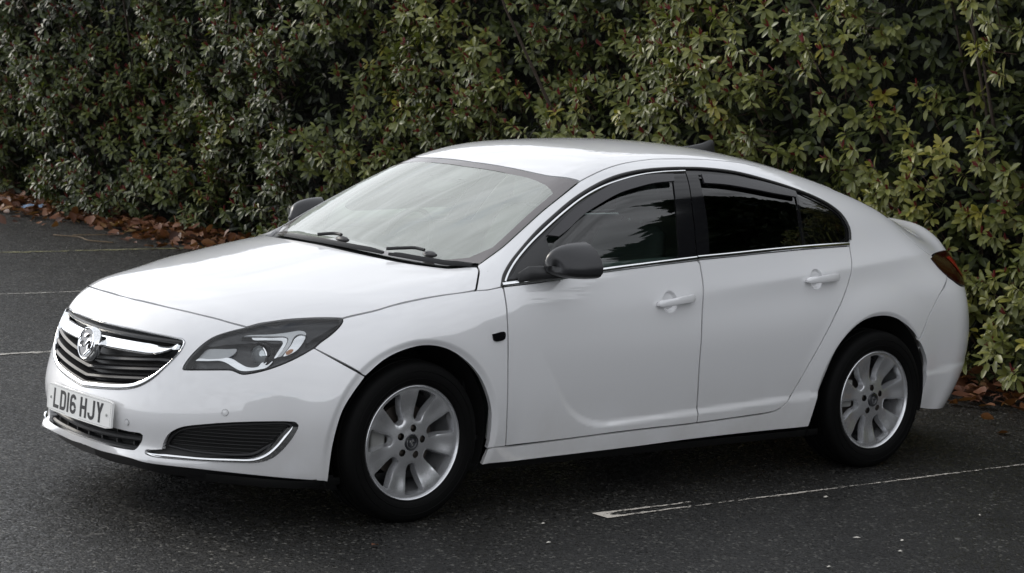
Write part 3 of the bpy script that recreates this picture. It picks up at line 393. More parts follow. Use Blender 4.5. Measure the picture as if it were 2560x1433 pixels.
# leaf template: (s along, t across, lift)
LT_=np.array([(0,0),(.24,-.60),(.24,0),(.24,.60),(.58,-1),(.58,0),(.58,1),(.86,-.66),(.86,0),(.86,.66),(1,0)],float); NV_=len(LT_)
LF_=[(0,2,1),(0,3,2),(1,2,5,4),(2,3,6,5),(4,5,8,7),(5,6,9,8),(7,8,10),(8,9,10)]
def leaves(base,dirn,nrm,L,Wd,droop):
    """vectorised leaf vertices: n x NV x 3"""
    d=dirn/np.linalg.norm(dirn,axis=1,keepdims=True); nn=nrm-(nrm*d).sum(1,keepdims=True)*d; nn/=np.linalg.norm(nn,axis=1,keepdims=True)+1e-9; sd=np.cross(nn,d)
    s=LT_[:,0][None,:,None]; t=LT_[:,1][None,:,None]; L_=L[:,None,None]; W_=Wd[:,None,None]
    V=base[:,None]+d[:,None]*L_*(s*.98)+sd[:,None]*t*W_*.5+nn[:,None]*(np.abs(t)*W_*.16-droop[:,None,None]*L_*s*s)
    return V
def build_rosettes(yr,zr,n,depth,nl,seed,scale=1.,hole=True):
    rg=np.random.default_rng(seed)
    y=rg.uniform(yr[0],yr[1],n); z=rg.uniform(zr[0],zr[1],n)
    P2=np.stack([y,z],1)
    lump=vnoise(P2*1.15,3)-.5; lump2=vnoise(P2*3.2,5)-.5
    if hole:
        k=(vnoise(P2*2.1,9)+.10*rg.standard_normal(n))  >.42; y,z,lump,lump2=y[k],z[k],lump[k],lump2[k]
    n=len(y)
    x=hedge_x(y)-.10-.75*lump-.36*lump2+depth*rg.uniform(0,1,n)**1.3+.34*np.clip(.38-z,0,1)+.10*np.clip(z-1.9,0,2)**1.5
    P=np.stack([x,y,z],1)
    # outward axis: mostly -x, up
    gy=(vnoise(np.stack([y+.1,z],1)*1.15,3)-vnoise(np.stack([y-.1,z],1)*1.15,3))/.2*.55
    gz=(vnoise(np.stack([y,z+.1],1)*1.15,3)-vnoise(np.stack([y,z-.1],1)*1.15,3))/.2*.55
    ax=np.stack([-np.ones(n),-gy*1.0,-gz*1.0+.55],1)+rg.normal(0,.38,(n,3)); ax/=np.linalg.norm(ax,axis=1,keepdims=True)
    a=np.cross(ax,rg.normal(0,1,(n,3))); a/=np.linalg.norm(a,axis=1,keepdims=True); b=np.cross(ax,a)
    cnt=rg.integers(nl[0],nl[1]+1,n); idx=np.repeat(np.arange(n),cnt); j=np.concatenate([np.arange(c) for c in cnt]); tot=len(idx)
    u=j/np.maximum(cnt[idx]-1,1)        # 0 = newest, 1 = oldest
    th=j*2.39996+rg.uniform(0,6.28,n)[idx]+rg.normal(0,.2,tot); inc=np.radians(28+62*u+rg.normal(0,11,tot))
    dirn=ax[idx]*np.cos(inc)[:,None]+(a[idx]*np.cos(th)[:,None]+b[idx]*np.sin(th)[:,None])*np.sin(inc)[:,None]
    dirn[:,2]-=.26+.34*u
    base=P[idx]-ax[idx]*(u*.055)[:,None]*scale
    L=(.066+.026*u+rg.normal(0,.010,tot))*scale*(.85+.3*rg.random(n)[idx]); L=np.clip(L,.035,.14); W_=L*rg.uniform(.34,.47,tot)*rg.uniform(.9,1.1,n)[idx]
    V=leaves(base,dirn,ax[idx]+np.array([0,0,.25]),L,W_,rg.uniform(.05,.34,tot))
    tone=.42+.45*(vnoise(np.stack([y,z],1)*.9,21)-.5)[idx]+.13*rg.standard_normal(tot)*.6+.18*(1-u)*(rg.random(n)[idx]>.6)
    tone=tone+.20-.38*sst(y[idx],1.5,9.0)  # light falloff along the hedge painted into leaf tone, darkest at far left
    tone=np.where(rg.random(n)[idx]>.975,tone+.4,tone)
    return P,ax,V,np.clip(tone,0,1)
def leafmesh(name,V,tone,m,parent):
    n=len(V); me=bpy.data.meshes.new(name); me.vertices.add(n*NV_); me.vertices.foreach_set('co',V.reshape(-1).astype(np.float32))
    li=[];ls=[];lt=[];o=0
    tmpl=[i for f in LF_ for i in f]; sizes=[len(f) for f in LF_]; T_=np.array(tmpl); starts=np.concatenate([[0],np.cumsum(sizes)[:-1]])
    loops=(np.arange(n)[:,None]*NV_+T_[None]).reshape(-1); me.loops.add(len(loops)); me.loops.foreach_set('vertex_index',loops.astype(np.int32))
    me.polygons.add(n*len(LF_)); me.polygons.foreach_set('loop_start',(np.arange(n)[:,None]*len(T_)+starts[None]).reshape(-1).astype(np.int32)); me.update(calc_edges=True); me.validate()
    me.polygons.foreach_set('use_smooth',np.ones(len(me.polygons),bool)); at=me.attributes.new('tone','FLOAT','POINT'); at.data.foreach_set('value',np.repeat(tone,NV_).astype(np.float32)); me.materials.append(m)
    return link(bpy.data.objects.new(name,me),parent)
hedge=empty('hedge',(5.3,4.0,0)); tag(hedge,'tall dense evergreen hedge with red buds behind the parked white car','hedge')
HO=np.array([5.3,4.0,0.])
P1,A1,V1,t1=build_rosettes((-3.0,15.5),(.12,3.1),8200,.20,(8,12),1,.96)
P2_,A2,V2_,t2=build_rosettes((-3.0,15.5),(.10,3.1),5000,.30,(6,9),2,1.0,hole=False); V2_[...,0]+=.20; P2_[:,0]+=.20; t2=t2*.42  # back leaf layer toned down, painting in the shade between leaves
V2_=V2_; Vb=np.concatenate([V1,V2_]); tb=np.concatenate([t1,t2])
# 300 leaves that show largest become parts of their own
cp=np.array([-5.5768,-8.1724,2.0621]); cen=Vb[:,5]; d=np.linalg.norm(cen-cp,axis=1); fwd=np.array(_f); rt_=np.array(_x2); upv=np.array(_u2); q=cen-cp; zz=q@fwd; px=5820*(q@rt_)/zz; py=5820*(q@upv)/zz
e1=Vb[:,10]-Vb[:,0]; e2=Vb[:,3]-Vb[:,1]; an=np.abs((np.cross(e1,e2)*q).sum(1))/(d**3)
vis=(np.abs(px)<1250)&(np.abs(py)<690)&(np.arange(len(Vb))<len(V1))&~((py<330)&(px>-1000)&(px<1150))
front=cen[:,0]<np.quantile(cen[:len(V1),0]-hedge_x(cen[:len(V1),1]),.3)+hedge_x(cen[:,1]); vis&=front
pick=np.argsort(-np.where(vis,an,0))[:300]; mask=np.ones(len(Vb),bool); mask[pick]=False
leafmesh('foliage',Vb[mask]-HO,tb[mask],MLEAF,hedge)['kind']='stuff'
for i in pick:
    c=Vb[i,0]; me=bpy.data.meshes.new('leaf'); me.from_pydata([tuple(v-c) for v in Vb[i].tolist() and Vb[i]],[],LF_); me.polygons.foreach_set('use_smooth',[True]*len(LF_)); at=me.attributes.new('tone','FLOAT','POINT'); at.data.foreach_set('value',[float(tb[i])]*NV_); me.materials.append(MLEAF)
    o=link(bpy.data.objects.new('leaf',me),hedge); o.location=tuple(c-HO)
# deep inner leaves, near-black tone painting the hedge's inner shade, and twigs
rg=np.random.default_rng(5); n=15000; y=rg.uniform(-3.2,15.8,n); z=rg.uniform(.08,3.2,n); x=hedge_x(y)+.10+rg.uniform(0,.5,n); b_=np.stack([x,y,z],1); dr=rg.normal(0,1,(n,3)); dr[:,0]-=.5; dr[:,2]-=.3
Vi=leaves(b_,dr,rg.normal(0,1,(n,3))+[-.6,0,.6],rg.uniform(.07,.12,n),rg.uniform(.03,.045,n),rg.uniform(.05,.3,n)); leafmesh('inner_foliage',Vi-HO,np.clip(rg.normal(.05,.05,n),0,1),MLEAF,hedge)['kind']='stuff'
def rods(name,segs,rad,m,parent,nside=4,kind=None):
    segs=np.asarray(segs,float); n=len(segs); a=segs[:,0]; b=segs[:,1]; d=b-a; d/=np.linalg.norm(d,axis=1,keepdims=True)+1e-9; s=np.cross(d,np.array([.3,.5,.8])); s/=np.linalg.norm(s,axis=1,keepdims=True); t=np.cross(d,s)
    V=[]; 
    for p,f in((a,1.),(b,.7)):
        for k in range(nside): V.append(p+(s*math.cos(2*math.pi*k/nside)+t*math.sin(2*math.pi*k/nside))*np.asarray(rad)[:,None]*f)
    V=np.stack(V,1); F=(np.arange(n)[:,None,None]*2*nside+np.array([(k,(k+1)%nside,nside+(k+1)%nside,nside+k) for k in range(nside)])[None]).reshape(-1,4)
    o=mesh(name,V.reshape(-1,3)-HO,F,m,parent); 
    if kind: o['kind']=kind
    return o
sg=np.stack([P1-A1*.17+np.array([.03,0,-.05]),P1+A1*.004],1); rods('twigs',sg,np.full(len(sg),.0028),MSTEM,hedge,4,'stuff')
# red buds at shoot tips
kb=rg.random(len(P1))<.62; BP=P1[kb]; BA=A1[kb]; segs=[];rad=[]
for j in range(4):
    off=rg.normal(0,.010,(len(BP),3)); up=BA*.018+np.array([0,0,.010]); segs.append(np.stack([BP+off*.3,BP+off+up*(.8+.9*rg.random((len(BP),1)))],1)); rad.append(rg.uniform(.0042,.0075,len(BP)))
rods('flower_buds',np.concatenate(segs),np.concatenate(rad)*.9,MBUD,hedge,5,'stuff')
# woody stems, each one a part
for i in range(46):
    y0=-2.6+i*.39+rg.uniform(-.1,.1); x0=float(hedge_x(y0))+.62+rg.uniform(-.08,.2); pts=[np.array([x0,y0,.0])]; dv=np.array([rg.normal(-.12,.12),rg.normal(0,.2),1.])
    for k in range(7):
        dv=dv+rg.normal(0,.16,3)*[1,1,.3]; pts.append(pts[-1]+dv/np.linalg.norm(dv)*.40)
    V,F=tube([tuple(p-HO) for p in pts],[.022*(1-.11*k) for k in range(8)],6); mesh('stem',V,F,MBARK,hedge)
# dense backing of the hedge: an uneven dark sheet painted as the shade behind the foliage
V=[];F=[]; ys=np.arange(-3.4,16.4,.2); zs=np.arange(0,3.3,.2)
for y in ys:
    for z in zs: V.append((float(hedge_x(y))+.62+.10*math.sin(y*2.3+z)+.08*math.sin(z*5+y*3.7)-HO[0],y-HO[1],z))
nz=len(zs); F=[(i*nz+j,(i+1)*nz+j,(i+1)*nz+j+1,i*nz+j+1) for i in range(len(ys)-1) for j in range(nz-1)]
mesh('dark_core',V,F,mat('dark_core',(.010,.011,.007),1.0,bump=(25,1.0,.05)),hedge)
# leaf litter along the hedge foot
MLIT=leafmat('dead_leaf',[(.035,.014,.008),(.085,.030,.014),(.14,.055,.026),(.20,.095,.045),(.26,.17,.07)],.55,.4)
n=4600; y=rg.uniform(-2.8,15,n); off=rg.normal(-.02,.23,n)*(.55+.9*vnoise(np.stack([y,y*.3],1)*.8,31)); off=np.where(off<-.55,rg.uniform(-.3,.2,n),off); off[:130]=-.3-np.abs(rg.normal(0,.55,130)); x=hedge_x(y)-.05+off; z=.010+np.clip(.09-np.abs(off)*.28,0,.1)*rg.random(n)+.012*rg.random(n)
dr=rg.normal(0,1,(n,3)); dr[:,2]*=.28; nn=rg.normal(0,.45,(n,3))+[0,0,1]
Lt=rg.uniform(.05,.13,n); Vl=leaves(np.stack([x,y,z+.012],1),dr,nn,Lt,Lt*rg.uniform(.5,.8,n),rg.uniform(-.25,.3,n)); Vl[...,2]=np.maximum(Vl[...,2],.006)
lit=leafmesh('leaf_litter',Vl,np.clip(rg.normal(.42,.22,n),0,1),MLIT,None); tag(lit,'drift of brown fallen leaves along the foot of the hedge','leaf litter',kind='stuff')

# ------------------------------------------------------------------ evergreen trees across the car park (they show in the side windows)
MCON=leafmat('conifer_leaf',[(.010,.016,.009),(.018,.028,.014),(.028,.040,.018)],.6,.3)
def conifer(x,y,h,r,seed):
    rg=np.random.default_rng(seed); t=empty('evergreen_tree',(x,y,0)); tag(t,'tall dark evergreen tree mirrored in the side windows of the white car','tree','evergreen trees across the car park')
    V,F=tube([(0,0,0),(.05,0,h*.4),(0,.05,h*.95)],[.24,.16,.03],8); mesh('trunk',V,F,MBARK,t)
    n=6000; u=rg.random(n); z=h*(.04+.96*u**.9); th=rg.uniform(0,6.283,n); lob=.75+.25*np.sin(th*3+z*1.7)+.22*np.sin(z*2.9+th*2)+.18*rg.standard_normal(n)
    rad=r*(1-u**2.2)**.6*np.clip(lob,.3,1.5)*np.sqrt(rg.uniform(.35,1,n)); b=np.stack([rad*np.cos(th),rad*np.sin(th),z],1)
    d=np.stack([np.cos(th),np.sin(th),rg.normal(.15,.35,n)],1)+rg.normal(0,.3,(n,3)); L=rg.uniform(.25,.6,n)
    leafmesh('crown',leaves(b,d,rg.normal(0,.6,(n,3))+[0,0,1],L,L*.5,rg.uniform(.1,.4,n)),np.clip(rg.normal(.5,.25,n),0,1),MCON,t)
for i,(x,y,h,r) in enumerate([(14.27, -3.67, 8.6, 2.0), (14.16, -4.47, 10.3, 2.0), (14.1, -5.3, 11.5, 2.02), (13.89, -6.09, 12.3, 2.02), (13.72, -6.92, 12.5, 2.03), (13.66, -7.86, 11.6, 2.05), (13.54, -8.8, 11.2, 2.07), (13.34, -9.76, 9.6, 2.09), (13.07, -10.72, 7.2, 2.96), (12.71, -12.26, 5.4, 3.0), (11.82, -13.83, 4.9, 3.03), (10.46, -15.49, 5.4, 3.06), (8.63, -17.32, 4.9, 3.1)]): conifer(x,y,h,r,40+i)
# unseen hedge below those trees, added to close bright horizon gaps in door reflections
bh=empty('unseen_hedge',(8,-14,0)); tag(bh,'long unseen hedge added across the car park to darken the low reflections in the car doors','hedge')
PA=np.array([(18.5,-.5),(17.2,-5.5),(13.6,-11.0),(8.0,-16.5),(0.,-19.5),(-9.,-21.5),(-20.,-22.)]); PC=crom(np.column_stack([PA,np.zeros(len(PA))]),.5)[:,:2]
V=[];F=[]
for i,p in enumerate(PC):
    t=PC[min(i+1,len(PC)-1)]-PC[max(i-1,0)]; t/=np.linalg.norm(t); nn_=np.array([-t[1],t[0]])
    for o_,z in((-.6,0),(-.62,1.2),(-.5,2.4),(0,2.75),(.5,2.4),(.62,1.2),(.6,0)): V.append((p[0]+nn_[0]*o_-8,p[1]+nn_[1]*o_+14,z+.12*math.sin(i*1.3+z)))
F=[(i*7+j,(i+1)*7+j,(i+1)*7+j+1,i*7+j+1) for i in range(len(PC)-1) for j in range(6)]
mesh('dark_core',V,F,mat('unseen_hedge_core',(.010,.013,.007),1.0,bump=(12,1,.1)),bh)
rg=np.random.default_rng(77); n=9000; k=rg.integers(0,len(PC)-1,n); f_=rg.random((n,1)); p=PC[k]*(1-f_)+PC[k+1]*f_; o_=rg.uniform(-.75,.75,(n,2)); z=rg.uniform(.05,2.95,n); bb_=np.column_stack([p+o_,z])-np.array([8,-14,0]); L=rg.uniform(.14,.3,n)
leafmesh('foliage',leaves(bb_,rg.normal(0,1,(n,3)),rg.normal(0,.6,(n,3))+[0,0,1],L,L*.5,rg.uniform(.1,.4,n)),np.clip(rg.normal(.5,.25,n),0,1),MCON,bh)['kind']='stuff'
# ------------------------------------------------------------------ body surface helpers
def A_(k): return np.array(OUT[k],float)
def snap(p,**k):
    q=np.array(p,float)
    for a,v in k.items(): q['xyz'.index(a)]=v
    return q
def surf(P,n,rng=.15,off=0):
    """project points P along direction n onto the body surface"""
    P=np.atleast_2d(np.asarray(P,float)); n=np.asarray(n,float)/np.linalg.norm(n)
    Q,h,_=B.march(P+n*rng,-n[None],0,2*rng,70); Q=np.where(h[:,None],Q,P); g=B.grad(Q); return Q+g*off,g
def full(half):
    H=np.asarray(half); Mr=H[::-1].copy(); Mr[:,1]*=-1; return np.vstack([H,Mr])
def cat(*cs,step=.012): return np.vstack([crom(c,step) if len(c)>1 else np.asarray(c) for c in cs])
def panel(name,P3,n,m,parent,h=.022,gap=.0030,flange=.014,off=0.,holes=(),mir=True,rng=.12,gfun=None,mname=None,mparent=None,extra=None):
    n=np.asarray(n,float); n/=np.linalg.norm(n); a=np.cross((0,0,1) if abs(n[2])<.9 else (0,1,0),n); a/=np.linalg.norm(a); b=np.cross(n,a)
    P3=dedupe(np.asarray(P3,float)); uv=np.stack([P3@a,P3@b],1)
    cen=np.abs(P3[:,1])<1e-4
    if gap: uv=np.where(cen[:,None]&mir,uv,offset2(uv,gap))
    t=P3@n; lo,hi=t.min()-rng,t.max()+rng
    hs=[np.stack([dedupe(np.asarray(q,float))@a,dedupe(np.asarray(q,float))@b],1) for q in holes]
    hs=[offset2(q,-gap) for q in hs] if gap else hs
    mn,mx=uv.min(0),uv.max(0); gx=np.arange(mn[0],mx[0],h); gy=np.arange(mn[1],mx[1],h*.87)
    G=np.array([(x+(.5*h if i%2 else 0),y) for i,y in enumerate(gy) for x in gx])
    if len(G):
        k=inpoly(G,uv); k[k]&=dpoly(G[k],uv)>.45*h
        for q in hs:
            k&=~inpoly(G,q); k[k]&=dpoly(G[k],q)>.45*h
        G=G[k]
    if extra is not None:
        E_=np.stack([extra@a,extra@b],1); k=inpoly(E_,uv); k[k]&=dpoly(E_[k],uv)>.004; E_=E_[k]
        for q in hs: k=~inpoly(E_,q); E_=E_[k]; E_=E_[dpoly(E_,q)>.004]
        dm=np.min(np.linalg.norm(G[:,None]-E_[None],axis=2),1); G=np.vstack([G[dm>.008],E_])
    pts=[uv]+hs+([G] if len(G) else []); allp=np.vstack(pts); edges=[]; o=0
    for q in [uv]+hs:
        c=len(q); edges+=[(o+i,o+(i+1)%c) for i in range(c)]; o+=c
    r=delaunay_2d_cdt([Vector(p) for p in allp],edges,[],0,1e-6)
    V2=np.array([(v[0],v[1]) for v in r[0]]); F=np.array([f for f in r[2]],int)
    c=V2[F].mean(1); k=inpoly(c,uv)
    for q in hs: k&=~inpoly(c,q)
    F=F[k]; ar=np.cross(V2[F[:,1]]-V2[F[:,0]],V2[F[:,2]]-V2[F[:,0]]); F=F[np.abs(ar)>1e-9]
    used=np.unique(F); rm=-np.ones(len(V2),int); rm[used]=np.arange(len(used)); F=rm[F]; V2=V2[used]
    ar=np.cross(V2[F[:,1]]-V2[F[:,0]],V2[F[:,2]]-V2[F[:,0]]); F[ar<0]=F[ar<0][:,::-1]
    P=V2[:,:1]*a+V2[:,1:]*b+n*hi
    Q,hit,_=B.march(P,-n[None],0,hi-lo,64)
    if not hit.all():
        bad=np.where(~hit)[0]; good=np.where(hit)[0]
        for i in bad:
            j=good[np.argmin(((V2[good]-V2[i])**2).sum(1))]; Q[i]=V2[i,0]*a+V2[i,1]*b+n*(Q[j]@n)
    Nn=B.grad(Q); Q=Q+Nn*(off if gfun is None else (off+gfun(Q))[:,None])
    V=list(Q); NN=list(Nn); FF=[tuple(f) for f in F]
    if flange:
        cnt={}
        for f in F:
            for i in range(3):
                e=(f[i],f[(i+1)%3]); cnt[e]=f[(i+2)%3]
        for (i,j),kk in cnt.items():
            if (j,i) in cnt or (mir and abs(Q[i][1])<2e-3 and abs(Q[j][1])<2e-3): continue
            e=Q[j]-Q[i]; e/=np.linalg.norm(e)+1e-12; nn=Nn[i]+Nn[j]; nn/=np.linalg.norm(nn); outw=np.cross(e,nn)
            s=len(V); V+=[Q[i],Q[j],Q[j]-nn*flange+outw*0,Q[i]-nn*flange]; NN+=[outw]*4; FF.append((s+1,s,s+3,s+2))
    ob=mesh(name,V,FF,m,parent,NN); key=f'k{len(CN)}'; CN[key]=np.array(NN); ob['cn']=key
    if mir: 
        q=mirror_obj(ob,mparent or parent,mname or name); return ob,q
    return ob
def strip(name,pts,w,hg,m,parent,n=(0,-1,0),step=.02,mir=True,ns=6,base=0.,mparent=None,rng=.06,taper=0):
    P=crom(np.asarray(pts,float),step); Q,g=surf(P,n,rng); k=len(Q); V=[];F=[]
    for i in range(k):
        t=Q[min(i+1,k-1)]-Q[max(i-1,0)]; t/=np.linalg.norm(t); s=np.cross(g[i],t); s/=np.linalg.norm(s)
        f=1.
        if taper: f=min(1,.25+min(i,k-1-i)*step/taper)
        for j in range(ns+1):
            th=math.pi*j/ns; V.append(Q[i]+s*math.cos(th)*w/2*f+g[i]*(base+math.sin(th)*hg*f))
    for i in range(k-1):
        for j in range(ns): F.append((i*(ns+1)+j,i*(ns+1)+j+1,(i+1)*(ns+1)+j+1,(i+1)*(ns+1)+j))
    F+=[tuple(range(ns,-1,-1)),tuple(range((k-1)*(ns+1),k*(ns+1)))]
    o=autosharp(mesh(name,V,F,m,parent),50)
    if mir: mirror_obj(o,mparent or parent,name)
    return o
# ================================================================== CAR
car=empty('car'); tag(car,'white four-door hatchback with black mirrors parked in front of the hedge','car')
def L3(*p): return np.array(p,float)
hl=A_('headlight'); hf=A_('hood_front'); hs_=A_('hood_side'); hr=A_('hood_rear'); wt=A_('wing_top'); df=A_('door_front'); bs=A_('b_shut'); rs=A_('rear_shut'); st=A_('sill_top'); sb=A_('sill_bot')
dlo=A_('dlo'); be=A_('belt'); af=A_('arch_f'); ar_=A_('arch_r'); bms=A_('bump_seam'); bb=A_('bump_bot'); wss=A_('ws_side'); wst=A_('ws_top'); rse=A_('roof_seam'); rbs=A_('rb_seam'); tgs=A_('tailgate_seam'); gr=A_('grille'); lo_=A_('lower'); fg=A_('fog')
# circles for the arches (fit of the traced edge)
RINGS=lambda cx:np.array([(cx+r*math.cos(t),-.9,.335+r*math.sin(t)) for r in(.388,.394,.400,.406,.412,.418,.426,.438,.452) for t in np.arange(-.5,math.pi+.5,.012/r)])
def arch(cx,cz,r,a0,a1,k=40): return np.array([(cx+r*math.cos(t),-.9,cz+r*math.sin(t)) for t in np.linspace(a0,a1,k)])
CR=np.array([(x,-.88,.738+.102*x-.0065*x*x+d_) for x in np.arange(.8,3.3,.012) for d_ in(-.016,-.009,-.004,0,.004,.009,.016)]); CR=surf(CR,(0,-1,.2),.2)[0]
ST=crom(st,.012)
def STs(i,j):
    a=np.argmin(((ST-st[i])**2).sum(1)); c=np.argmin(((ST-st[j])**2).sum(1)); return ST[a:c+1]
# --- bonnet
hood_half=np.vstack([[snap(surf([(-.817,0,.83)],(-.5,0,1))[0][0],y=0)],crom(hf[2:],.012),crom(hl[8:14],.012)[1:],crom(np.vstack([hl[13],hs_]),.012)[1:],crom(hr[:4],.01)[1:],crom(np.vstack([hr[3:10],[snap(hr[9],y=0,x=hr[9][0]-.004)]]),.015)[1:]])
bonnet=panel('bonnet',full(hood_half),(-.15,0,1),'paint',car,h=.026,mir=False,flange=.03,gap=.0045)
# --- front wing
wing=np.vstack([crom(np.vstack([hl[13],hs_]),.012),crom(wt[1:],.012),crom(df,.012)[1:],STs(0,1)[::-1][1:],crom(af[4:][::-1],.012),crom(bms[::-1],.012)[1:],crom(hl[13:19][::-1],.012)[1:]])
panel('front_wing',wing,(-.28,-.9,.33),'paint',car,h=.02,flange=.03,extra=surf(RINGS(0),(0,-1,0),.2)[0])
# --- body side: A-pillar, cantrail, C-pillar, rear quarter and sill
roofback=L3((2.0,-.495,1.40),(2.4,-.505,1.35),(2.75,-.52,1.27)); roofback=surf(roofback,(0,-.4,1))[0]
cside=np.vstack([rse[-1:],roofback]); tail=np.vstack([roofback[-1:],surf([(2.95,-.535,1.19)],(0,-.4,1))[0],surf([(3.1,-.57,1.12)],(0,-.5,1))[0],tgs[2:]])
tl_low=surf(L3((3.28,-.74,.95),(3.33,-.75,.905),(3.345,-.77,.885)),(.3,-1,0))[0]
JP=surf([(3.047,-.9,.591)],(0,-1,0),.2)[0]
side=np.vstack([crom(wt[::-1],.012),crom(hr[:4],.01)[1:],crom(wss[::-1],.012),crom(rse,.015)[1:],crom(cside,.02)[1:],crom(tail,.015)[1:],crom(np.vstack([tgs[-1:],tl_low,rbs[:4],JP]),.012)[1:],crom(np.vstack([JP,ar_[:9][::-1]]),.012)[1:],crom(sb[::-1],.015),crom(np.vstack([sb[0],st[0]]),.012),ST,crom(rs[::-1],.012)[1:],crom(dlo[::-1],.012)[1:]])
bside=panel('body_side',side,(0,-.82,.57),'paint',car,h=.02,flange=.02,extra=np.vstack([surf(RINGS(2.737),(0,-1,0),.2)[0],CR]))
# --- doors
i_b=5; doorF=np.vstack([crom(df,.012),STs(1,4)[1:],crom(bs[4:][::-1],.012),crom(be[5:],.012)])
def dish(hx,hz): return np.array([(hx,-.9,hz)]+[(hx+.047*r*math.cos(t),-.9,hz+.047*r*math.sin(t)+.08*.047*r*math.cos(t)) for r in(.25,.5,.68,.76,.84,.92,1.0,1.09) for t in np.linspace(0,2*math.pi,33)[:-1]])
fdo=panel('front_door',doorF,(0,-1,.1),'paint',car,gap=.0042,h=.0125,flange=.03,extra=dish(1.352,.847))
doorR=np.vstack([crom(bs[4:],.012),STs(4,5),crom(rs[::-1],.012)[1:],crom(be[:5],.012)[1:]])
rdo=panel('rear_door',doorR,(0,-1,.1),'paint',car,gap=.0042,h=.0125,flange=.03,extra=np.vstack([dish(2.296,.914),CR[np.hypot(CR[:,0]-2.296,CR[:,2]-.914)>.066]]))
# --- front bumper (half + half)
def cl(z): return B.march(np.array([[-1.3,0,z]]),np.array([[1.,0,0]]),0,.7,80)[0][0]
def cline(z0,z1,k=10): return np.array([snap(cl(z),y=0) for z in np.linspace(z0,z1,k)])
GT=.729; GB=.468; LT=.338; LB=.262; BB=.232
grh=np.vstack([[snap(cl(GT),y=0)],gr[1:-1],[snap(cl(GB),y=0)]]); loh=np.vstack([[snap(cl(LT),y=0)],lo_[:-1],[snap(cl(LB),y=0)]])
def smoothloop(c,step=.01): return crom(c,step)
bmp=np.vstack([hood_half[:1],crom(hf[2:],.012),crom(np.vstack([hl[8::-1]]),.012)[1:],crom(hl[:1],.01) if 0 else hl[:1],crom(hl[:17:-1],.012),crom(bms,.012)[1:],crom(af[:5][::-1],.012)[1:],crom(np.vstack([bb[::-1][:-2],[snap(cl(BB),y=0)]]),.012)[1:],cline(BB,LB,4),crom(loh[::-1],.01),cline(LT,GB,10)[1:],crom(grh[::-1],.01)[1:],cline(GT,.826,7)[1:-1]])
fogc=np.vstack([fg,fg[:1]]); fogl=crom(fogc,.01)[:-1]
bump=panel('front_bumper',bmp,(-.66,-.66,.22),'paint',car,h=.02,gap=.0022,flange=.03,holes=[fogl],extra=surf(RINGS(0),(0,-1,0),.2)[0])
# --- roof, windscreen, cowl, rear screen, tailgate
wth=np.vstack([[snap(wst[2],y=0,x=wst[2][0]-.008)],wst[2:]]); wth=surf(wth,(-.4,0,1))[0]
rear_edge=surf(L3((2.75,-.52,1.27),(2.72,-.35,1.32),(2.70,0,1.34)),(0,0,1))[0]
roofh=np.vstack([crom(wth,.015),crom(rse,.015)[1:],crom(cside,.02)[1:],crom(rear_edge,.02)[1:]])
panel('roof',full(roofh),(0,0,1),'paint',car,h=.035,mir=False,flange=.02)
wsb=np.vstack([wss[-1:]+[.018,.004,.004],hr[4:10]+np.array([.045,0,0]),[snap(hr[9],y=0)+[.045,0,0]]]); wsb=surf(wsb,(-.4,0,1))[0]
wsh=np.vstack([crom(wth,.015),crom(wss,.015)[1:],crom(wsb,.015)])
wn=(-.5,0,.87)
SEALS=[]
WS=panel('windscreen',full(wsh),wn,'glass',car,h=.035,mir=False,flange=0,gap=.003,off=-.003)
# black printed border of the windscreen, just behind the glass
inn=[]; 
def band(P,d,c): 
    D=np.asarray(c)-P; L=np.linalg.norm(D,axis=1,keepdims=True); return P+D/L*d
wc=(.62,0,1.19)
inner=np.vstack([crom(wth[:-2]*[1,1,1]+[-.046,.0,-.023],.02),crom(wss[1:-2]+[-.019,.034,-.010],.02),crom(wsb[2:]+[.055,.012,.03],.02)])
inner=surf(inner,wn)[0]
bo=panel('windscreen_border',full(wsh),wn,'frit',WS,h=.03,mir=False,flange=0,gap=.004,off=-.0015,holes=[full(inner)])
cw=np.vstack([crom(np.vstack([[snap(hr[9],y=0)],hr[9:3:-1]]),.015)+[-.01,0,0],crom(wsb,.015)+[.03,0,.008]])
panel('scuttle',full(cw),(-.2,0,1),'cowl',car,h=.03,mir=False,flange=.01,gap=0,off=-.014)
rw=np.vstack([crom(rear_edge[::-1],.03),crom(tail[:3],.03)[1:],crom(surf(L3((3.1,-.57,1.12),(3.25,-.5,1.12),(3.36,-.3,1.125),(3.38,0,1.13)),(0,0,1))[0],.03)[1:]])
panel('rear_window',full(rw),(.3,0,1),'pglass',car,h=.04,mir=False,flange=.01,off=-.003)
# --- tail lamp, tailgate, rear bumper
tlp=surf(L3((3.262,-.74,.972),(3.38,-.70,.985),(3.50,-.63,.985),(3.60,-.52,.97),(3.64,-.5,.93),(3.66,-.52,.86),(3.60,-.64,.82),(3.5,-.735,.825),(3.44,-.765,.835),(3.345,-.77,.885),(3.30,-.755,.92)),(.6,-.8,.1))[0]
tlo=panel('tail_lamp',crom(np.vstack([tlp,tlp[:1]]),.015)[:-1],(.6,-.8,.1),'red',car,h=.02,flange=.02,off=.006)
for side_,o_ in ((1,tlo[0]),(-1,tlo[1])):
    q=surf(L3((3.47,-.63,.955),(3.55,-.59,.95),(3.58,-.6,.88),(3.53,-.68,.86),(3.50,-.66,.93)),(.6,-.8,.1))[0]
    if side_==1: panel('brake_reflector',crom(np.vstack([q,q[:1]]),.015)[:-1],(.6,-.8,.1),'redlit',o_,h=.02,flange=.0,off=.009,mparent=tlo[1])
def rcl(z): return B.march(np.array([[4.3,0,z]]),np.array([[-1.,0,0]]),0,.9,80)[0][0]
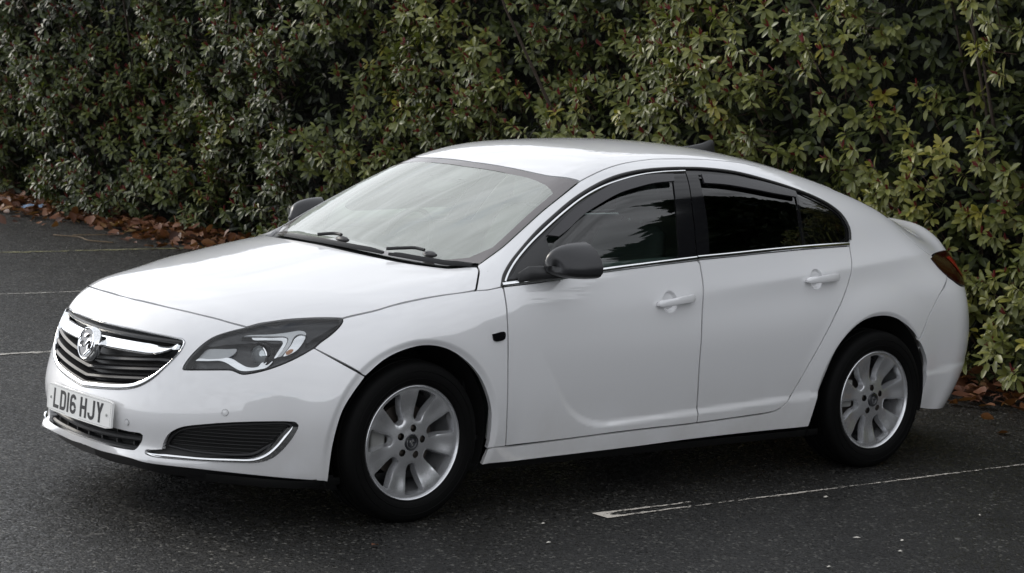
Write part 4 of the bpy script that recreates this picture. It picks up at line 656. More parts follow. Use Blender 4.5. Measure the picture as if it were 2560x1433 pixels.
rbb=surf(L3((3.13,-.83,.25),(3.3,-.80,.225),(3.5,-.70,.215),(3.65,-.5,.21),(3.74,-.25,.21)),(.6,-.7,-.0))[0]
tlr=tlp[6:10]
rbp=np.vstack([crom(np.vstack([tl_low[-1:],rbs[:4],JP]),.012),crom(np.vstack([JP,ar_[9:]]),.012)[1:],crom(np.vstack([rbb,[snap(rcl(.21),y=0)]]),.02),np.array([snap(rcl(z),y=0) for z in np.linspace(.24,.76,12)]),crom(surf(L3((3.78,-.2,.765),(3.74,-.4,.785),(3.66,-.52,.835)),(1,0,0))[0],.02),crom(tlp[5:10],.012)])
panel('rear_bumper',rbp,(.66,-.7,.0),'paint',car,h=.022,flange=.02,extra=surf(RINGS(2.737),(0,-1,0),.2)[0])
tgp=np.vstack([crom(surf(L3((3.38,0,1.13),(3.36,-.3,1.125),(3.25,-.5,1.12),(3.1,-.57,1.12)),(0,0,1))[0],.02),crom(tgs[2:],.012),crom(tlp[:6],.012),crom(surf(L3((3.74,-.4,.785),(3.78,-.2,.765),(3.79,0,.762)),(1,0,0))[0],.02)[0:]])
tgp[-1]=snap(tgp[-1],y=0)
panel('tailgate',np.vstack([tgp,np.array([snap(rcl(z),y=0) for z in np.linspace(.80,1.05,8)]),np.array([snap(surf([(x,0,1.1)],(0,0,1))[0][0],y=0) for x in np.linspace(3.74,3.41,10)])]),(.55,-.35,.75),'paint',car,h=.025,flange=.015)
# --- side windows: frames, glass, deflectors, trims
up16=np.array([0,.006,.018])
belt_top=be+up16
fgr=A_('fglass_rear'); rgf=A_('rglass_front'); qd=A_('quarter'); do_=A_('defl_out'); di_=A_('defl_in'); rdo_=A_('rdefl_out'); rdi_=A_('rdefl_in'); cu=A_('chrome_up')
sn=(0,-.85,.5)
def on(P,off=0): return surf(P,sn,.1,off)[0]
ib=12  # dlo index at the B shut line
sailx=do_[0][0]
fgl=np.vstack([crom(do_,.012),crom(fgr,.012)[1:],crom(on(np.vstack([belt_top[5:9]])),.015)[0:]])
e_=belt_top[8]; fgl=np.vstack([crom(do_,.012),crom(fgr,.012)[1:],crom(on(np.array([fgr[-1]+[-.02,0,0],belt_top[6],belt_top[7],[sailx-.005,-.872,.982]])),.015)])
frF=np.vstack([crom(dlo[:ib],.012),crom(np.vstack([dlo[ib-1],bs[0]]),.012)[1:],crom(bs[:4],.012)[1:],crom(be[5:],.015)])
fr=panel('window_frame',frF,sn,'gloss',fdo[0],h=.03,gap=.003,flange=.006,off=-.004,holes=[fgl],mparent=fdo[1])
panel('window_glass',fgl,sn,'sglass',fdo[0],h=.035,gap=0,flange=0,off=-.010,mparent=fdo[1])
rgl=np.vstack([crom(rgf[::-1],.012),crom(rdo_,.012)[1:],crom(qd,.012)[1:],crom(on(np.array([qd[-1]+[-.01,0,-.004],belt_top[2],belt_top[3],rgf[-1]+[.02,0,.002]])),.015)])
q2=qd+np.array([.022,0,0]); dl2=dlo[16:23]+np.array([-.016,.0,-.022])
dl2=np.vstack([q2[0]+[.012,0,-.006],dlo[17]+[-.01,0,-.028],dlo[18]+[-.014,0,-.024],dlo[19]+[-.022,0,-.012],dlo[20]+[-.024,0,0],dlo[21]+[-.024,0,.0],dlo[22]+[-.026,0,.012]])
qgl=np.vstack([crom(q2[::-1],.012),crom(on(dl2),.012),crom(on(np.array([belt_top[0]+[-.06,0,.002],q2[-1]+[.02,0,-.002]])),.015)])
frR=np.vstack([crom(bs[:4][::-1],.012),crom(np.vstack([bs[0],dlo[ib:]]),.012)[1:],crom(be[:5],.015)[1:]])
panel('window_frame',frR,sn,'gloss',rdo[0],h=.03,gap=.003,flange=.006,off=-.004,holes=[rgl,qgl],mparent=rdo[1])
panel('window_glass',rgl,sn,'pglass',rdo[0],h=.035,gap=0,flange=0,off=-.010,mparent=rdo[1])
panel('quarter_glass',qgl,sn,'pglass',rdo[0],h=.035,gap=0,flange=0,off=-.008,mparent=rdo[1])
panel('wind_deflector',np.vstack([crom(do_,.012),crom(di_[::-1],.012)]),sn,'smoke',fdo[0],h=.02,gap=.001,flange=.01,off=.010,mparent=fdo[1],gfun=lambda Q:.006*np.ones(len(Q)))
panel('wind_deflector',np.vstack([crom(rdo_,.012),crom(rdi_[::-1],.012)]),sn,'smoke',rdo[0],h=.02,gap=.001,flange=.01,off=.010,mparent=rdo[1])
for nm,P_,nn_ in(('door_gap_dark',df,(0,-1,.1)),('door_gap_dark',bs[4:],(0,-1,.1)),('door_gap_dark',rs,(0,-1,.1)),('door_gap_dark',st,(0,-1,0)),('wing_gap_dark',bms,(-.5,-1,.3)),('bonnet_gap_dark',np.vstack([[hl[13]],hs_,wt[1:]]),(0,-.6,.7))):  # dark strips added under the shut lines to paint in their shade
    strip(nm,P_,.03,.003,'seal',car,n=nn_,base=-.016,rng=.08)
o=strip('bonnet_gap_dark',np.vstack([hf[2:]]),.03,.003,'seal',car,n=(-.4,0,1),base=-.016,rng=.08)  # same dark gap strip along the bonnet front
strip('bonnet_gap_dark',np.vstack([hf[2]*[1,-1,1],hf[2]]),.03,.003,'seal',car,n=(-.4,0,1),base=-.016,rng=.08,mir=False)
strip('seal',dlo[:-1],.016,.006,'seal',bside[0],n=sn,mparent=bside[1])
strip('chrome_trim',cu,.014,.007,'chrome',fdo[0],n=sn,mparent=fdo[1],base=-.002)
bc=be+np.array([0,.003,.009])
strip('chrome_trim',bc[5:],.019,.008,'chrome',fdo[0],n=(0,-1,.3),mparent=fdo[1],base=-.001)
strip('chrome_trim',bc[:5],.019,.008,'chrome',rdo[0],n=(0,-1,.3),mparent=rdo[1],base=-.001)
# --- door handles
def handle(x0,z0,x1,z1,par,mpar):
    # recess cup: shallow dished oval lying just proud of the skin, with shaded hollow
    cx=x0+(x1-x0)*.44; cz=z0+(z1-z0)*.44
    p,g=surf([(cx,-.92,cz)],(0,-1,0)); p=p[0];g=g[0]; t=np.array([x1-x0,0,z1-z0]); t/=np.linalg.norm(t); s=np.cross(t,(0,-1,.1)); s/=np.linalg.norm(s)
    # grip
    n=16; V=[];F=[];m=12
    L=np.linalg.norm([x1-x0,z1-z0]); pa,ga=surf([(x0,-.92,z0)],(0,-1,0)); pb,gb=surf([(x1,-.92,z1)],(0,-1,0))
    for i in range(n+1):
        u=i/n; c=pa[0]*(1-u)+pb[0]*u; gg=ga[0]*(1-u)+gb[0]*u; lift=.010+.018*(math.sin(math.pi*min(max(u,.0),1))**.5); hh=(.0150+.0040*u)*(1 if .04<u<.96 else .75); th=.010
        if i in(0,n): hh*=.5
        c=c+gg*lift
        for k in range(m):
            a=2*math.pi*k/m; ca,sa=math.cos(a),math.sin(a); V.append(c+s*hh*abs(sa)**.45*math.copysign(1,sa)+gg*th*abs(ca)**.45*math.copysign(1,ca))
    for i in range(n):
        for k in range(m): F.append((i*m+k,i*m+(k+1)%m,(i+1)*m+(k+1)%m,(i+1)*m+k))
    F+=[tuple(range(m))[::-1],tuple(range(n*m,(n+1)*m))]
    o=autosharp(mesh('door_handle',V,F,'paint',par),50); mirror_obj(o,mpar,'door_handle')
hfp=A_('handle_f'); hrp=A_('handle_r')
handle(hfp[0][0],hfp[[0,1],2].mean(),hfp[2][0],hfp[[2,3],2].mean(),fdo[0],fdo[1])
handle(hrp[0][0],hrp[[0,1],2].mean(),hrp[2][0],hrp[[2,3],2].mean(),rdo[0],rdo[1])
# side repeater badge
rpq=A_('repeater'); panel('side_repeater',crom(np.vstack([rpq,rpq[:1]]),.008)[:-1],(0,-1,0),'gloss',car,h=.01,gap=0,flange=.006,off=.005)
# fuel-saving dark sill underside + underbody
V=[];F=[]
xs=np.linspace(-.80,3.12,40)
for x in xs:
    hw=min(.83,.50+.6*max(0,min(1,(x+.8)/.5)),.45+.9*max(0,min(1,(3.5-x)/.5))); V+=[(x,-hw,.20),(x,-hw+.02,.165),(x,hw-.02,.165),(x,hw,.20)]
for i in range(len(xs)-1):
    for k in range(3): F.append((i*4+k,i*4+k+1,(i+1)*4+k+1,(i+1)*4+k))
mesh('underbody',V,F,'dark',car)
# lower apron under the front bumper
V=[];F=[]
ap=crom(np.vstack([[snap(cl(BB),y=0)],bb[2:]]),.03); ap[0,1]=0
for p in ap: V+=[(p[0]+.035+.02*abs(p[1]),p[1]*.965,p[2]+.015),(p[0]+.06+.03*abs(p[1]),p[1]*.955,p[2]-.05),(p[0]+.20,p[1]*.85,p[2]-.06)]
F=[(i*3+k,(i+1)*3+k,(i+1)*3+k+1,i*3+k+1) for i in range(len(ap)-1) for k in range(2)]
o=mesh('bumper_apron',V,F,'plastic',car); mirror_obj(o,car)
# wheel-arch liners
for cx,a0 in((0,-.42),(2.737,-.24)):
    for s in(-1,1):
        V,F=lathe([(.41,-.838),(.407,-.78),(.40,-.5)],40,a0=a0,a1=math.pi+.42)
        V=[(cx+v[0],s*abs(v[1]),.335+v[2]) for v in V]
        # inner wall disc
        o=mesh('arch_liner',V,F,'dark',car)
        Vd=[(cx,s*.52,.335)]+[(cx+.41*math.cos(t),s*.52,.335+.41*math.sin(t)) for t in np.linspace(a0,math.pi+.42,30)]
        mesh('arch_liner',Vd,[(0,i,i+1) for i in range(1,30)],'dark',car)
# --- grille
GW=.475
def gside(zv):
    """half width of the grille opening at height z"""
    k=np.argsort(gr[5:,2]); return np.interp(zv,gr[5:,2][k],-gr[5:,1][k])
gback=np.vstack([grh,(grh*[1,-1,1])[::-1]])
grl=empty('radiator_grille',(0,0,0),car)
go=panel('grille_back',gback,(-1,0,.25),'void',grl,h=.06,gap=-.01,flange=0,off=-.055,mir=False)
def slat(z0,hgt,dep,proud,m,name,rise=.042,yend=None,thick=.012):
    V=[];F=[]; ys=np.linspace(-.46,.46,47); rows=[]
    for y in ys:
        z=z0+rise*min(1,abs(y)/.40)**1.0*(.86+.14*abs(y)/.4)
        if abs(y)>gside(z)-.006: continue
        p=cl2(y,z); rows.append(p)
    prof=[(0,-hgt*.5),(.25,.5*hgt*-.7+0),(1,-hgt*.05),(1,hgt*.05),(.3,hgt*.5),(-dep,hgt*.5),(-dep,-hgt*.5)]
    k=len(prof)
    for p in rows:
        for a,b in prof: V.append((p[0]-(proud*a if a>=0 else a)+.012,p[1],p[2]+b+(0 if a>=0 else .004)))
    for i in range(len(rows)-1):
        for q in range(k): F.append((i*k+q,i*k+(q+1)%k,(i+1)*k+(q+1)%k,(i+1)*k+q))
    F+=[tuple(range(k)),tuple(range((len(rows)-1)*k,len(rows)*k))[::-1]]
    return autosharp(mesh(name,V,F,m,grl),30)
def cl2(y,z): return B.march(np.array([[-1.3,y,z]]),np.array([[1.,0,0]]),0,.8,60)[0][0]
for z0 in (.586,.549,.513,.484): slat(z0,.017,.035,.012,'plastic','grille_slat',rise=.044)
slat(.700,.016,.03,.004,'plastic','grille_slat',rise=.004)
# chrome wing bar carrying the badge
V=[];F=[];rows=[]
for y in np.linspace(-.44,.44,61):
    z=.658+.008*(abs(y)/.44); z=z+.022*max(0,(abs(y)-.36)/.08)**2; p=cl2(y,z); rows.append((p,y))
prof=[(.002,-.024),(.011,-.022),(.018,-.016),(.020,-.011),(.016,-.005),(.002,.010),(-.012,.021),(-.024,.023),(-.03,-.022)]
k=len(prof)
for p,y in rows:
    sc=1-.5*max(0,(abs(y)-.33)/.11)
    for a,b in prof: V.append((p[0]-a*.9+.004,y,p[2]+b*sc))
for i in range(len(rows)-1):
    for q in range(k): F.append((i*k+q,i*k+(q+1)%k,(i+1)*k+(q+1)%k,(i+1)*k+q))
F+=[tuple(range(k)),tuple(range((len(rows)-1)*k,len(rows)*k))[::-1]]
autosharp(mesh('chrome_bar',V,F,'chrome',grl),28)
# chrome surround
gl=crom(gback,.012); gl=dedupe(gl); V=[];F=[]; Q,g=surf(gl,(-1,0,.25),.08); k=len(Q); ns=6
cenp=np.array([-.95,0,.60])
for i in range(k):
    t=Q[(i+1)%k]-Q[i-1]; t/=np.linalg.norm(t); s=np.cross(g[i],t); s/=np.linalg.norm(s)
    if s@(cenp-Q[i])<0: s=-s
    wd=.007+.015*sst(-(Q[i][2]-.60),-.05,.10)
    for j in range(ns+1):
        a=math.pi*j/ns; V.append(Q[i]+s*(wd*.5-math.cos(a)*wd*.5-.001)+g[i]*(math.sin(a)*.007-.001)+ (g[i]*-.03 if j==ns else 0))
for i in range(k):
    for j in range(ns): F.append((i*(ns+1)+j,i*(ns+1)+j+1,((i+1)%k)*(ns+1)+j+1,((i+1)%k)*(ns+1)+j))
autosharp(mesh('chrome_surround',V,F,'chrome',grl),45)
# badge: chrome drum, dark disc, raised emblem
bc_=np.array([-.962,0,.640]); bd=empty('badge_mount',(0,0,0),None); bpy.data.objects.remove(bd)
def onbadge(pts2,dep,zt=.18):
    return [(bc_[0]-dep*math.cos(zt)+q[1]*math.sin(zt),q[0],bc_[2]+q[1]*math.cos(zt)+dep*math.sin(zt)) for q in pts2]
V,F=lathe([(.070,-.0),(.070,.018),(.066,.030),(.0625,.033),(.059,.031),(.057,.026)],56); V=[onbadge([(v[0],v[2])],v[1]-.006)[0] for v in V]
badge=autosharp(mesh('badge',V,F,'chrome',car),30)
V=[onbadge([(.0585*math.cos(t),.0585*math.sin(t))],.0215)[0] for t in np.linspace(0,2*math.pi,49)[:-1]]
o=mesh('badge_disc',V,[tuple(range(48))],'badgeg',badge)
def emblem(poly,h0=.020,h1=.0295):
    c=np.mean(poly,0); P=crom(np.vstack([poly,poly[:1]])[:, :],.004)[:-1] if len(poly)>8 else np.array(poly,float); k=len(P)
    V=onbadge(P,h0)+onbadge(c+(P-c)*.72,h1); F=[(i,(i+1)%k,(i+1)%k+k,i+k) for i in range(k)]+[tuple(range(k,2*k))]
    autosharp(mesh('emblem_piece',V,F,'chrome',badge),40)
# traced in the badge plane (metres, viewer's left = +y)
def ez(*p):  # zoom-frame pixels of the disc -> plane metres
    return np.array([(-(x-405)/235*.0585,-(y-725)/440*.0585) for x,y in p])
for poly in (ez((330,420),(440,430),(370,560),(310,570)),
             ez((545,490),(560,540),(605,600),(600,650),(560,610),(490,625),(440,700),(400,780),(370,820),(390,720),(430,640),(445,570),(500,520)),
             ez((235,640),(245,680),(220,760),(230,800),(330,830),(330,860),(250,890),(180,830),(175,780),(205,760)),
             ez((480,690),(500,690),(490,780),(495,900),(560,860),(570,880),(500,1000),(390,1140),(375,1130),(440,1020),(480,910),(455,790)),
             ez((560,340),(600,360),(625,420),(640,520),(650,640),(640,760),(600,900),(580,930),(610,800),(622,640),(610,500),(585,400))):
    emblem(poly)
# --- lower grille
lb=np.vstack([loh,(loh*[1,-1,1])[::-1]])
lg=empty('lower_grille',(0,0,0),car)
panel('grille_back',lb,(-1,0,0),'dark',lg,h=.05,gap=-.012,flange=0,off=-.05,mir=False)
for z0,hh in((.302,.012),(.262,.010)):
    V=[];F=[];rows=[]
    for y in np.linspace(-.36,.36,31):
        p=cl2(y,z0+.012*(y/.36)**2); rows.append(p)
    for p in rows:
        for a,b in((.0,-hh),(-.008,-hh*.4),(-.008,hh*.3),(.0,hh),(.05,hh),(.05,-hh)): V.append((p[0]+.022+a,p[1],p[2]+b))
    for i in range(len(rows)-1):
        for q in range(6): F.append((i*6+q,i*6+(q+1)%6,(i+1)*6+(q+1)%6,(i+1)*6+q))
    autosharp(mesh('grille_slat',V,F,'plastic',lg),30)
for y in np.linspace(-.3,.3,7):
    p=cl2(y,.30); V,F=boxm(.03,.006,.07,(p[0]+.045,y,.300)); mesh('grille_upright',V,F,'plastic',lg,smooth=False)
# --- fog recess + chrome
fo=panel('fog_recess',fogl,(-.6,-.75,.05),'void',car,h=.02,gap=-.006,flange=0,off=-.030)
fin=np.vstack([fg[0]+[.02,.0,.012],fg[1:9]+[.012,.008,-.014],fg[9]+[-.01,.0,-.02],fg[11]+[-.03,0,.0],fg[13]+[-.03,0,.018],fg[15]+[-.03,.01,.03],fg[17]+[-.01,.01,.025],fg[20]+[.0,.01,.028]])
fin=surf(fin,(-.6,-.75,.05),.1)[0]
strip('fog_rim',np.vstack([fin,fin[:1]]),.012,.008,'cowl',fo[0],n=(-.6,-.75,.05),base=-.026,mparent=fo[1],rng=.1)
fci=A_('fogchrome_in'); outer=fg[10:24]; mid=np.array([(outer[np.argmin(((outer-p)**2).sum(1))]+p)/2 for p in fci])
mid=np.vstack([[fg[23]],mid[:-1],[(fg[10]+fci[-2])/2]])
chp=np.vstack([crom(fg[10:24],.01),crom(fci[:-1],.01),[fci[-1]]])
panel('fog_chrome',dedupe(chp,.004),(-.6,-.75,.05),'chrome',fo[0],h=.012,gap=.001,flange=.025,off=.002,mparent=fo[1])
strip('fog_chrome_lip',mid[1:],.016,.008,'chrome',fo[0],n=(-.6,-.75,.05),base=.002,mparent=fo[1],rng=.1,taper=.08)
# fine mesh bars in the fog recess
for i in range(9):
    z=.295+i*.0145; rows=[]
    xs_=[p for p in np.linspace(-.86,-.55,16)]
    pts=[]
    for y in np.linspace(-.45,-1.05,34):
        pass
        q=B.march(np.array([[-1.6,y-.35,z]]),np.array([[.8,.6*.58,0]])/math.hypot(.8,.348),0,1.6,80)[0][0]
        pts.append(q)
    pts=np.array(pts); pts=pts[inpoly(np.stack([pts[:,1],pts[:,2]],1),np.stack([fin[:,1],fin[:,2]],1))]
    if len(pts)<3: continue
    g=B.grad(pts); V,F=tube(pts-g*.026,.0028,5); o=mesh('mesh_bar',V,F,'void',fo[0]); mirror_obj(o,fo[1])
# --- headlights
hl_loop=crom(np.vstack([hl,hl[:1]]),.01)[:-1]
hn=(-.66,-.68,.32)
lamp=panel('headlight',hl_loop,hn,'bucket',car,h=.02,gap=.001,flange=0,off=-.050,gfun=None)
panel('headlight_rim',hl_loop,hn,'seal',lamp[0],h=.02,gap=.001,flange=.05,off=-.001,mparent=lamp[1],holes=[surf(hl_loop+(np.array([-.60,-.66,.70])-hl_loop)*.045,hn,.08)[0]])
panel('lamp_lens',hl_loop,hn,'lglass',lamp[0],h=.025,gap=.004,flange=0,off=.0015,mparent=lamp[1])
def inl(key,off,m,name,fl=.012,h=.02):
    P=A_(key); return panel(name,crom(np.vstack([P,P[:1]]),.008)[:-1],hn,m,lamp[0],h=h,gap=0,flange=fl,off=off,mparent=lamp[1])
inl('hl_upper',-.018,'bucket','lamp_brow',.03)
inl('hl_drl',-.012,'drl','light_bar',.008,.01)
inl('hl_clear',-.016,'reflector','light_guide',.006,.012)
inl('hl_turn',-.017,'reflector','turn_reflector',.006)
inl('hl_amber',-.0155,'amber','turn_bulb',.003,.01)
inl('hl_lash',-.020,'reflector','lower_blade',.015,.012)
inl('hl_inner',-.030,'textref','main_reflector',.01)
pc=A_('hl_proj')[0]; g=B.grad(pc[None])[0]; pd=np.array([-.93,-.25,.04]); pd/=np.linalg.norm(pd)
base=pc-g*.034; rot=Vector((0,1,0)).rotation_difference(Vector(pd))
for nm,prof,mm in(('projector_ring',[(.052,-.03),(.052,.004),(.047,.010),(.043,.004),(.042,-.02)],'gloss'),('projector_chrome',[(.0425,-.02),(.041,.010),(.037,.013),(.0345,.006)],'chrome'),('projector_lens',[(.036,.004),(.031,.014),(.022,.022),(.011,.0265),(.0005,.028)],'lens')):
    V,F=lathe(prof,40); V=[tuple(Vector(base)+rot@(Vector(v)*1.0)) for v in V]; o=autosharp(mesh(nm,V,F,mm,lamp[0]),60); mirror_obj(o,lamp[1])
# --- parking sensors
for p in A_('pdc'):
    q,g=surf([p],(-.7,-.6,0)); rot=Vector((0,1,0)).rotation_difference(Vector(g[0]))
    V,F=lathe([(.0125,.0005),(.0125,.003),(.0105,.0032),(.0098,.0008),(.009,.0008),(.0085,.0035),(.0005,.0042)],24); V=[tuple(Vector(q[0])+rot@Vector(v)) for v in V]
    o=autosharp(mesh('parking_sensor',V,F,'paint',car),30); mirror_obj(o,car)
    V,F=lathe([(.0135,.0002),(.0135,.0009),(.0122,.0009)],24); V=[tuple(Vector(q[0])+rot@Vector(v)) for v in V]; o=mesh('sensor_ring',V,F,'seal',car); mirror_obj(o,car)
# --- number plate
np_=None
PZ=.3945; tilt=.06
def plate_pt(y,z,d=0):
    return (-1.0165+.16*y*y+(z)*tilt-d,y,PZ+z)
def plate_mesh(x0,x1,z0,z1,d0,d1,nx=12,r=.006):
    P=[]; 
    for cxx,czz,a0 in((x1-r,z1-r,0),(x0+r,z1-r,90),(x0+r,z0+r,180),(x1-r,z0+r,270)):
        P+=[(cxx+r*math.cos(R_(a0+t)),czz+r*math.sin(R_(a0+t))) for t in(0,30,60,90)]
    # subdivide long edges
    Q=[]
    for i,p in enumerate(P):
        q=P[(i+1)%len(P)]; n=max(1,int(abs(q[0]-p[0])/.04)); Q+=[(p[0]+(q[0]-p[0])*k/n,p[1]+(q[1]-p[1])*k/n) for k in range(n)]
    return Q
Q=plate_mesh(-.26,.26,-.0555,.0555,0,0); k=len(Q)
V=[plate_pt(y,z,.004) for y,z in Q]+[plate_pt(y,z,-.006) for y,z in Q]
# face as vertical columns to follow the bend
cols=np.linspace(-.26,.26,15); V=[];F=[]
for y in cols:
    r=.006 if abs(abs(y)-.26)<1e-6 else 0
    for z,d in((-.0555+r,-.006),(-.0555+r,.004),(.0555-r,.004),(.0555-r,-.006)): V.append(plate_pt(y,z,d))
for i in range(len(cols)-1):
    for q in range(3): F.append((i*4+q,i*4+q+1,(i+1)*4+q+1,(i+1)*4+q))
F+=[(0,1,2,3),tuple((len(cols)-1)*4+q for q in(3,2,1,0))]
plate=autosharp(mesh('number_plate',V,F,'plate',car),30)
def stroke(polys,y0,name='plate_character'):
    V=[];F=[]
    for P in polys:
        P=np.array(P,float); n=len(P)//2*0+len(P); s=len(V)
        V+=[plate_pt(y0-p[0],p[1]-.0395,.0040) for p in P]+[plate_pt(y0-p[0],p[1]-.0395,.0049) for p in P]
        F+=[tuple(range(s+n,s+2*n))]+[(s+i,s+(i+1)%n,s+n+(i+1)%n,s+n+i) for i in range(n)]
    autosharp(mesh(name,V,F,'ink',plate),30)
T_=.014
def rect(a,b,c,d): return [(a,b),(c,b),(c,d),(a,d)]
def arcband(cx,cz,rx,rz,a0,a1,n=12,t=T_):
    out=[]
    A=[R_(a0+(a1-a0)*i/n) for i in range(n+1)]
    for i in range(n):
        p=A[i];q=A[i+1]; out.append([(cx+rx*math.cos(p),cz+rz*math.sin(p)),(cx+rx*math.cos(q),cz+rz*math.sin(q)),(cx+(rx-t)*math.cos(q),cz+(rz-t)*math.sin(q)),(cx+(rx-t)*math.cos(p),cz+(rz-t)*math.sin(p))])
    return out
CH={'L':[rect(0,0,T_,.079),rect(T_,0,.05,T_)],
 'D':[rect(0,0,T_,.079),rect(T_,.065,.028,.079),rect(T_,0,.028,T_)]+arcband(.028,.057,.022,.022,0,90)+arcband(.028,.022,.022,.022,270,360)+[rect(.036,.022,.05,.057)],
 '1':[rect(0,0,T_,.079)],
 '6':arcband(.025,.054,.025,.025,20,180)+arcband(.025,.0225,.025,.0225,180,360)+[rect(0,.0225,T_,.054)]+arcband(.025,.0245,.025,.0235,0,150),
 'H':[rect(0,0,T_,.079),rect(.036,0,.05,.079),rect(T_,.033,.036,.047)],
 'J':[rect(.036,.022,.05,.079)]+arcband(.025,.022,.025,.022,180,360)+[rect(0,.018,T_,.026)],
 'Y':[[(0,.079),(.016,.079),(.029,.045),(.025,.031),(.018,.036)],[(.05,.079),(.034,.079),(.021,.045),(.025,.031),(.032,.036)],rect(.018,0,.032,.036)]}
yy=.201
for ch in 'LD16 HJY':
    if ch==' ': yy-=.033-.011; continue
    stroke(CH[ch],yy); yy-=(.014 if ch=='1' else .05)+.011
# border line and plate screws
def bline(a,b,c,d):
    V=[];F=[];n=max(1,int(abs(c-a)/.04))
    for i in range(n+1):
        y=a+(c-a)*i/n; V+=[plate_pt(y,b,.0043),plate_pt(y,d,.0043)]
    for i in range(n): F.append((2*i,2*i+1,2*i+3,2*i+2))
    return V,F
for q in((-.252,.0490,.252,.0498),(-.252,-.0498,-.02,-.0490),(-.252,-.0498,-.2512,.0498),(.2512,-.0498,.252,.0498),(.09,-.0498,.252,-.0490)):
    V,F=bline(*q); 
    if abs(q[2]-q[0])<.01: V=[plate_pt(q[0],q[1],.0043),plate_pt(q[2],q[1],.0043),plate_pt(q[2],q[3],.0043),plate_pt(q[0],q[3],.0043)];F=[(0,1,2,3)]
    mesh('plate_border',V,F,'ink',plate,smooth=False)
for y in(-.226,.226):
    V,F=lathe([(.006,0),(.0055,.003),(.003,.004),(.0004,.004)],14); p=plate_pt(y,-.002,.004); mesh('plate_screw',[(p[0]-v[1],p[1]+v[0],p[2]+v[2]) for v in V],F,'trim',plate)
